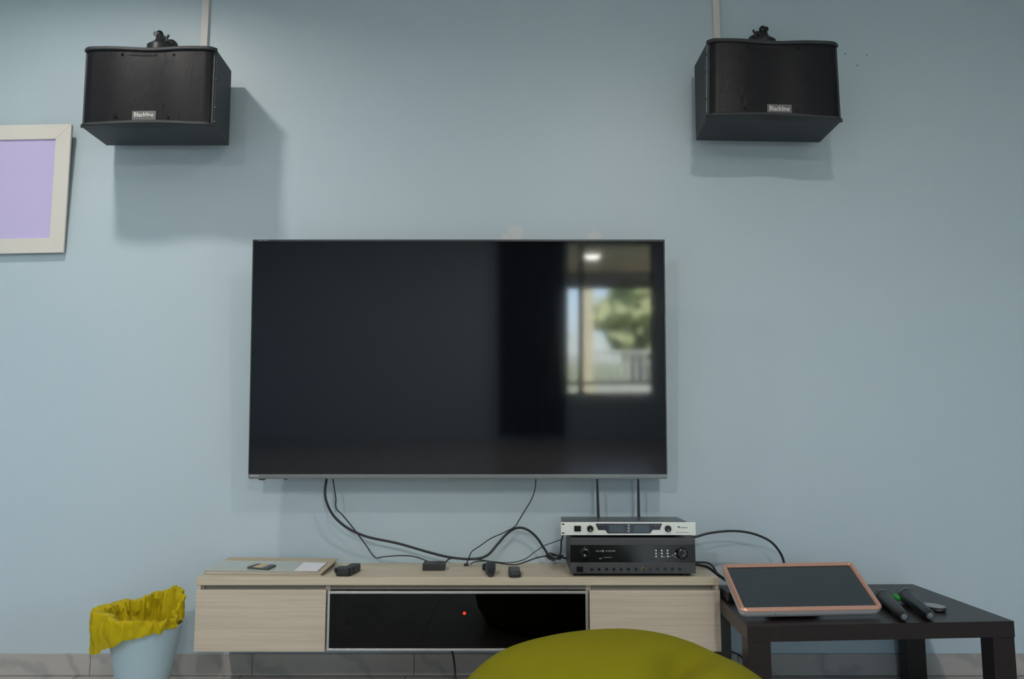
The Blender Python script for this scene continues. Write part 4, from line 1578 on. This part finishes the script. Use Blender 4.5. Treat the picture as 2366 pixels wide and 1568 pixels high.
def puck():
    c = atz(2157, 1402, TZ + 0.008)
    t = thing('silver_puck', 'small flat oval grey device on the side table beyond the microphones', 'device', (c.x, c.y, TZ))
    bm = bmesh.new()
    for nm in (0,):
        rings = []
        for s, hh in ((0.85, 0.0), (1.0, 0.004), (0.97, 0.009), (0.8, 0.012)):
            rings.append([bm.verts.new((c.x + 0.030 * s * math.cos(k / 28 * 6.2832), c.y + 0.040 * s * math.sin(k / 28 * 6.2832) - 0.3 * 0.03 * s * math.cos(k / 28 * 6.2832), TZ + hh)) for k in range(28)])
        for a, b_ in zip(rings, rings[1:]):
            for i in range(28):
                j = (i + 1) % 28
                bm.faces.new((a[i], a[j], b_[j], b_[i]))
        bm.faces.new(rings[0][::-1])
        bm.faces.new(rings[-1])
    obj('lower_shell', bm, M_BLACK, t, smooth=True)
    bm = bmesh.new()
    top = [bm.verts.new((c.x + 0.030 * 0.93 * math.cos(k / 28 * 6.2832), c.y + 0.040 * 0.93 * math.sin(k / 28 * 6.2832) - 0.3 * 0.03 * math.cos(k / 28 * 6.2832), TZ + 0.0115)) for k in range(28)]
    top2 = [bm.verts.new(v.co + Vector((0, 0, 0.0025))) for v in top]
    bm.faces.new(top[::-1])
    bm.faces.new(top2)
    for i in range(28):
        j = (i + 1) % 28
        bm.faces.new((top[i], top[j], top2[j], top2[i]))
    obj('lid', bm, mat('mid_grey_lid', srgb(138, 142, 148), 0.4, noise_scale=30, noise_amt=0.03), t, label='silver grey lid')


puck()


def adapter():
    p = atz(1700, 1395, TZ)
    p = Vector((0.735, -0.30, TZ))
    t = thing('power_adapter', 'black power adapter on the side table between cabinet and touchscreen', 'adapter', p)
    obj('casing', B(((p.x - 0.028, p.y - 0.05, TZ), (p.x + 0.03, p.y + 0.05, TZ + 0.03))), M_BLACK, t, bevel=0.004)
    bm = bmesh.new()
    tube(bm, [(p.x, p.y + 0.05, TZ + 0.014), (p.x + 0.005, p.y + 0.10, TZ + 0.012), (p.x + 0.04, p.y + 0.16, TZ + 0.006), (p.x + 0.10, p.y + 0.18, TZ + 0.005)], 0.003)
    obj('lead', bm, M_CABLE, t, smooth=True)


adapter()

# ------------------------------------------------------------------ bin with yellow bag
BC = Vector((at(336, 1450, -CAM_D + 2.74).x, -CAM_D + 2.74, 0))
RIM = 0.252
RR = 0.115


def waste_bin():
    t = thing('waste_bin', 'pale blue plastic waste bin on the floor at the left end of the cabinet', 'bin', BC)
    bm = bmesh.new()
    n = 64
    prof = [(0.0, 0.066), (0.004, 0.070), (0.12, 0.0905), (RIM - 0.008, RR - 0.001), (RIM - 0.004, RR + 0.001), (RIM, RR), (RIM, RR - 0.003), (0.12, 0.0875), (0.006, 0.066)]
    turned(bm, BC, (0, 0, 1), prof, n=n)
    obj('bucket', bm, M_BIN, t, smooth=True)
    return t


waste_bin()


def lerp_tab(tab, a):
    a %= 360
    for (a0, v0), (a1, v1) in zip(tab, tab[1:] + [(tab[0][0] + 360, tab[0][1])]):
        if a0 <= a <= a1:
            s = (a - a0) / (a1 - a0)
            s = s * s * (3 - 2 * s)
            return v0 + (v1 - v0) * s
    return tab[0][1]


def bin_bag():
    # angle 0 = towards the cabinet, 90 = towards the wall, 180 = away from the cabinet, 270 = towards the room
    crest = [(0, 0.040), (25, 0.085), (60, 0.098), (95, 0.078), (130, 0.058), (165, 0.056), (200, 0.060), (235, 0.052), (270, 0.034), (310, 0.026), (345, 0.026)]
    outr = [(0, -0.010), (45, 0.000), (100, 0.004), (150, 0.022), (185, 0.038), (215, 0.040), (245, 0.026), (275, 0.012), (310, 0.006), (340, -0.006)]
    hem = [(0, 0.010), (60, 0.01), (110, -0.02), (150, -0.05), (190, -0.072), (220, -0.070), (245, -0.045), (270, -0.020), (300, -0.008), (330, 0.0)]
    t = None
    bm = bmesh.new()
    n = 180
    stages = 22
    rows = []
    for k in range(stages + 1):
        s = k / stages
        row = []
        for i in range(n):
            a = 360 * i / n
            c, o_, h = lerp_tab(crest, a), lerp_tab(outr, a), lerp_tab(hem, a)
            if s < 0.45:        # inside going up and inwards over the mouth
                q = s / 0.45
                r = RR - 0.030 + 0.022 * math.sin(q * math.pi * 0.5) - 0.02 * (1 - q)
                z_ = RIM - 0.10 + (0.10 + c) * q
                r += (o_ * 0.3) * q
            elif s < 0.6:
                q = (s - 0.45) / 0.15
                r = RR - 0.008 + o_ * 0.3 + (0.016 + o_ * 0.5) * math.sin(q * math.pi / 2)
                z_ = RIM + c + 0.006 * math.sin(q * math.pi)
            else:
                q = (s - 0.6) / 0.4
                r = RR + 0.008 + o_ * 0.8 + (o_ * 0.2) * math.sin(q * math.pi)
                z_ = RIM + c + (h - c) * q
            ca, sa = math.cos(math.radians(a)), math.sin(math.radians(a))
            p = Vector((ca * r, sa * r, z_))
            f = 0.5 + 0.5 * math.sin(math.pi * min(1, s * 1.2))
            d = noise.noise(Vector((ca * 5.5, sa * 5.5, z_ * 9 + 3))) * 0.020 + noise.noise(Vector((ca * 13 + 7, sa * 13, z_ * 26))) * 0.009
            d2 = abs(noise.noise(Vector((ca * 6 + z_ * 22, sa * 6 - z_ * 16, 2.2)))) * 0.022 - 0.006
            dd = (d + d2) * f
            if s >= 0.6 and r + dd < RR + 0.004 and z_ < RIM + 0.006:
                dd = RR + 0.004 - r
            p.x += ca * dd
            p.y += sa * dd
            p.z += noise.noise(Vector((ca * 8, sa * 8, 9.1))) * 0.010 * (1 if s > 0.3 else 0)
            rr = math.hypot(p.x, p.y)
            if p.z < RIM + 0.006:
                wall = 0.066 + (RR - 0.066) * max(0, p.z) / RIM
                if s < 0.5:
                    k_ = min(rr, wall - 0.012) / rr
                else:
                    k_ = max(rr, wall + 0.008) / rr
                p.x *= k_
                p.y *= k_
            row.append(bm.verts.new(BC + p))
        rows.append(row)
    for A, Bq in zip(rows, rows[1:]):
        for i in range(n):
            j = (i + 1) % n
            bm.faces.new((A[i], A[j], Bq[j], Bq[i]))
    bmesh.ops.solidify(bm, geom=bm.faces[:], thickness=0.0012)
    o = obj('bin_bag', bm, M_BAG, smooth=True)
    tag(o, 'crumpled yellow plastic bag lining the pale blue bin', 'bag')


bin_bag()

# ------------------------------------------------------------------ bean bag in front
def bean_bag():
    cx, cy = 0.215, -1.42
    A, Hz = 0.378, 0.464
    bm = bmesh.new()
    nu, nv = 128, 64
    rows = []

    def pos(th, ph):
        # ph 0 top .. 1 bottom
        if ph < 0.72:
            q = ph / 0.72 * (math.pi / 2)
            r, z_ = math.sin(q), math.cos(q)
            r = r ** 0.77
            z_ = max(0.0, z_) ** 0.77
            zz = 0.14 + (Hz - 0.14) * z_
            rr = A * r
        else:
            q = (ph - 0.72) / 0.28
            rr = A * (1 - 0.16 * q ** 2.2)
            zz = 0.14 * (1 - q)
        x, y = rr * math.cos(th), rr * math.sin(th)
        x *= 1.0 + 0.03 * math.cos(2 * th)
        p = Vector((x, y, zz))
        d = 0.020 * noise.noise(Vector((x * 3.2 + 4, y * 3.2, zz * 3.2)))
        # broad shoulder on the cabinet side, fold on the table side
        d += 0.012 * math.exp(-((x + 0.22) ** 2 + (y - 0.02) ** 2) / 0.008)
        fx, fy = x - 0.115, y + 0.06
        al = fx * 0.5 + fy * 0.86
        ac = -fx * 0.86 + fy * 0.5
        d -= 0.042 * math.exp(-(ac ** 2) / 0.0020 - (al ** 2) / 0.012)
        d += 0.012 * math.exp(-((ac + 0.06) ** 2) / 0.0016 - (al ** 2) / 0.018)
        nrm = Vector((x / A / A, y / A / A, max(0, zz - 0.14) / (Hz * Hz) + 0.0001)).normalized()
        p += nrm * d * (1 if zz > 0.03 else zz / 0.03)
        return Vector((cx, cy, 0)) + p
    topv = bm.verts.new(pos(0, 0))
    for j in range(1, nv + 1):
        rows.append([bm.verts.new(pos(2 * math.pi * i / nu, j / nv)) for i in range(nu)])
    for i in range(nu):
        bm.faces.new((topv, rows[0][i], rows[0][(i + 1) % nu]))
    for a, b_ in zip(rows, rows[1:]):
        for i in range(nu):
            j = (i + 1) % nu
            bm.faces.new((a[i], a[j], b_[j], b_[i]))
    bm.faces.new(rows[-1][::-1])
    for v in bm.verts:
        v.co.z = max(v.co.z, 0)
    t = thing('bean_bag', 'olive green fabric bean bag seat on the floor in front of the cabinet', 'bean bag', (cx, cy, 0))
    obj('cover', bm, M_BEAN, t, smooth=True)


bean_bag()

# small dark nail marks beside the right speaker
for px, py, wh in ((1953, 124, 'nearest the right speaker'), (2003, 127, 'farthest from the right speaker'), (1981, 151, 'lowest of the three')):
    bm = bmesh.new()
    cyl(bm, at(px, py, 0.002), at(px, py, -0.0015), 0.0028, n=10)
    tag(obj('wall_plug', bm, mat('dusty_grey_plug', srgb(96, 116, 126), 0.7, noise_scale=80, noise_amt=0.1)), 'tiny grey filled screw hole in the blue wall, ' + wh, 'screw hole', 'filled screw holes')
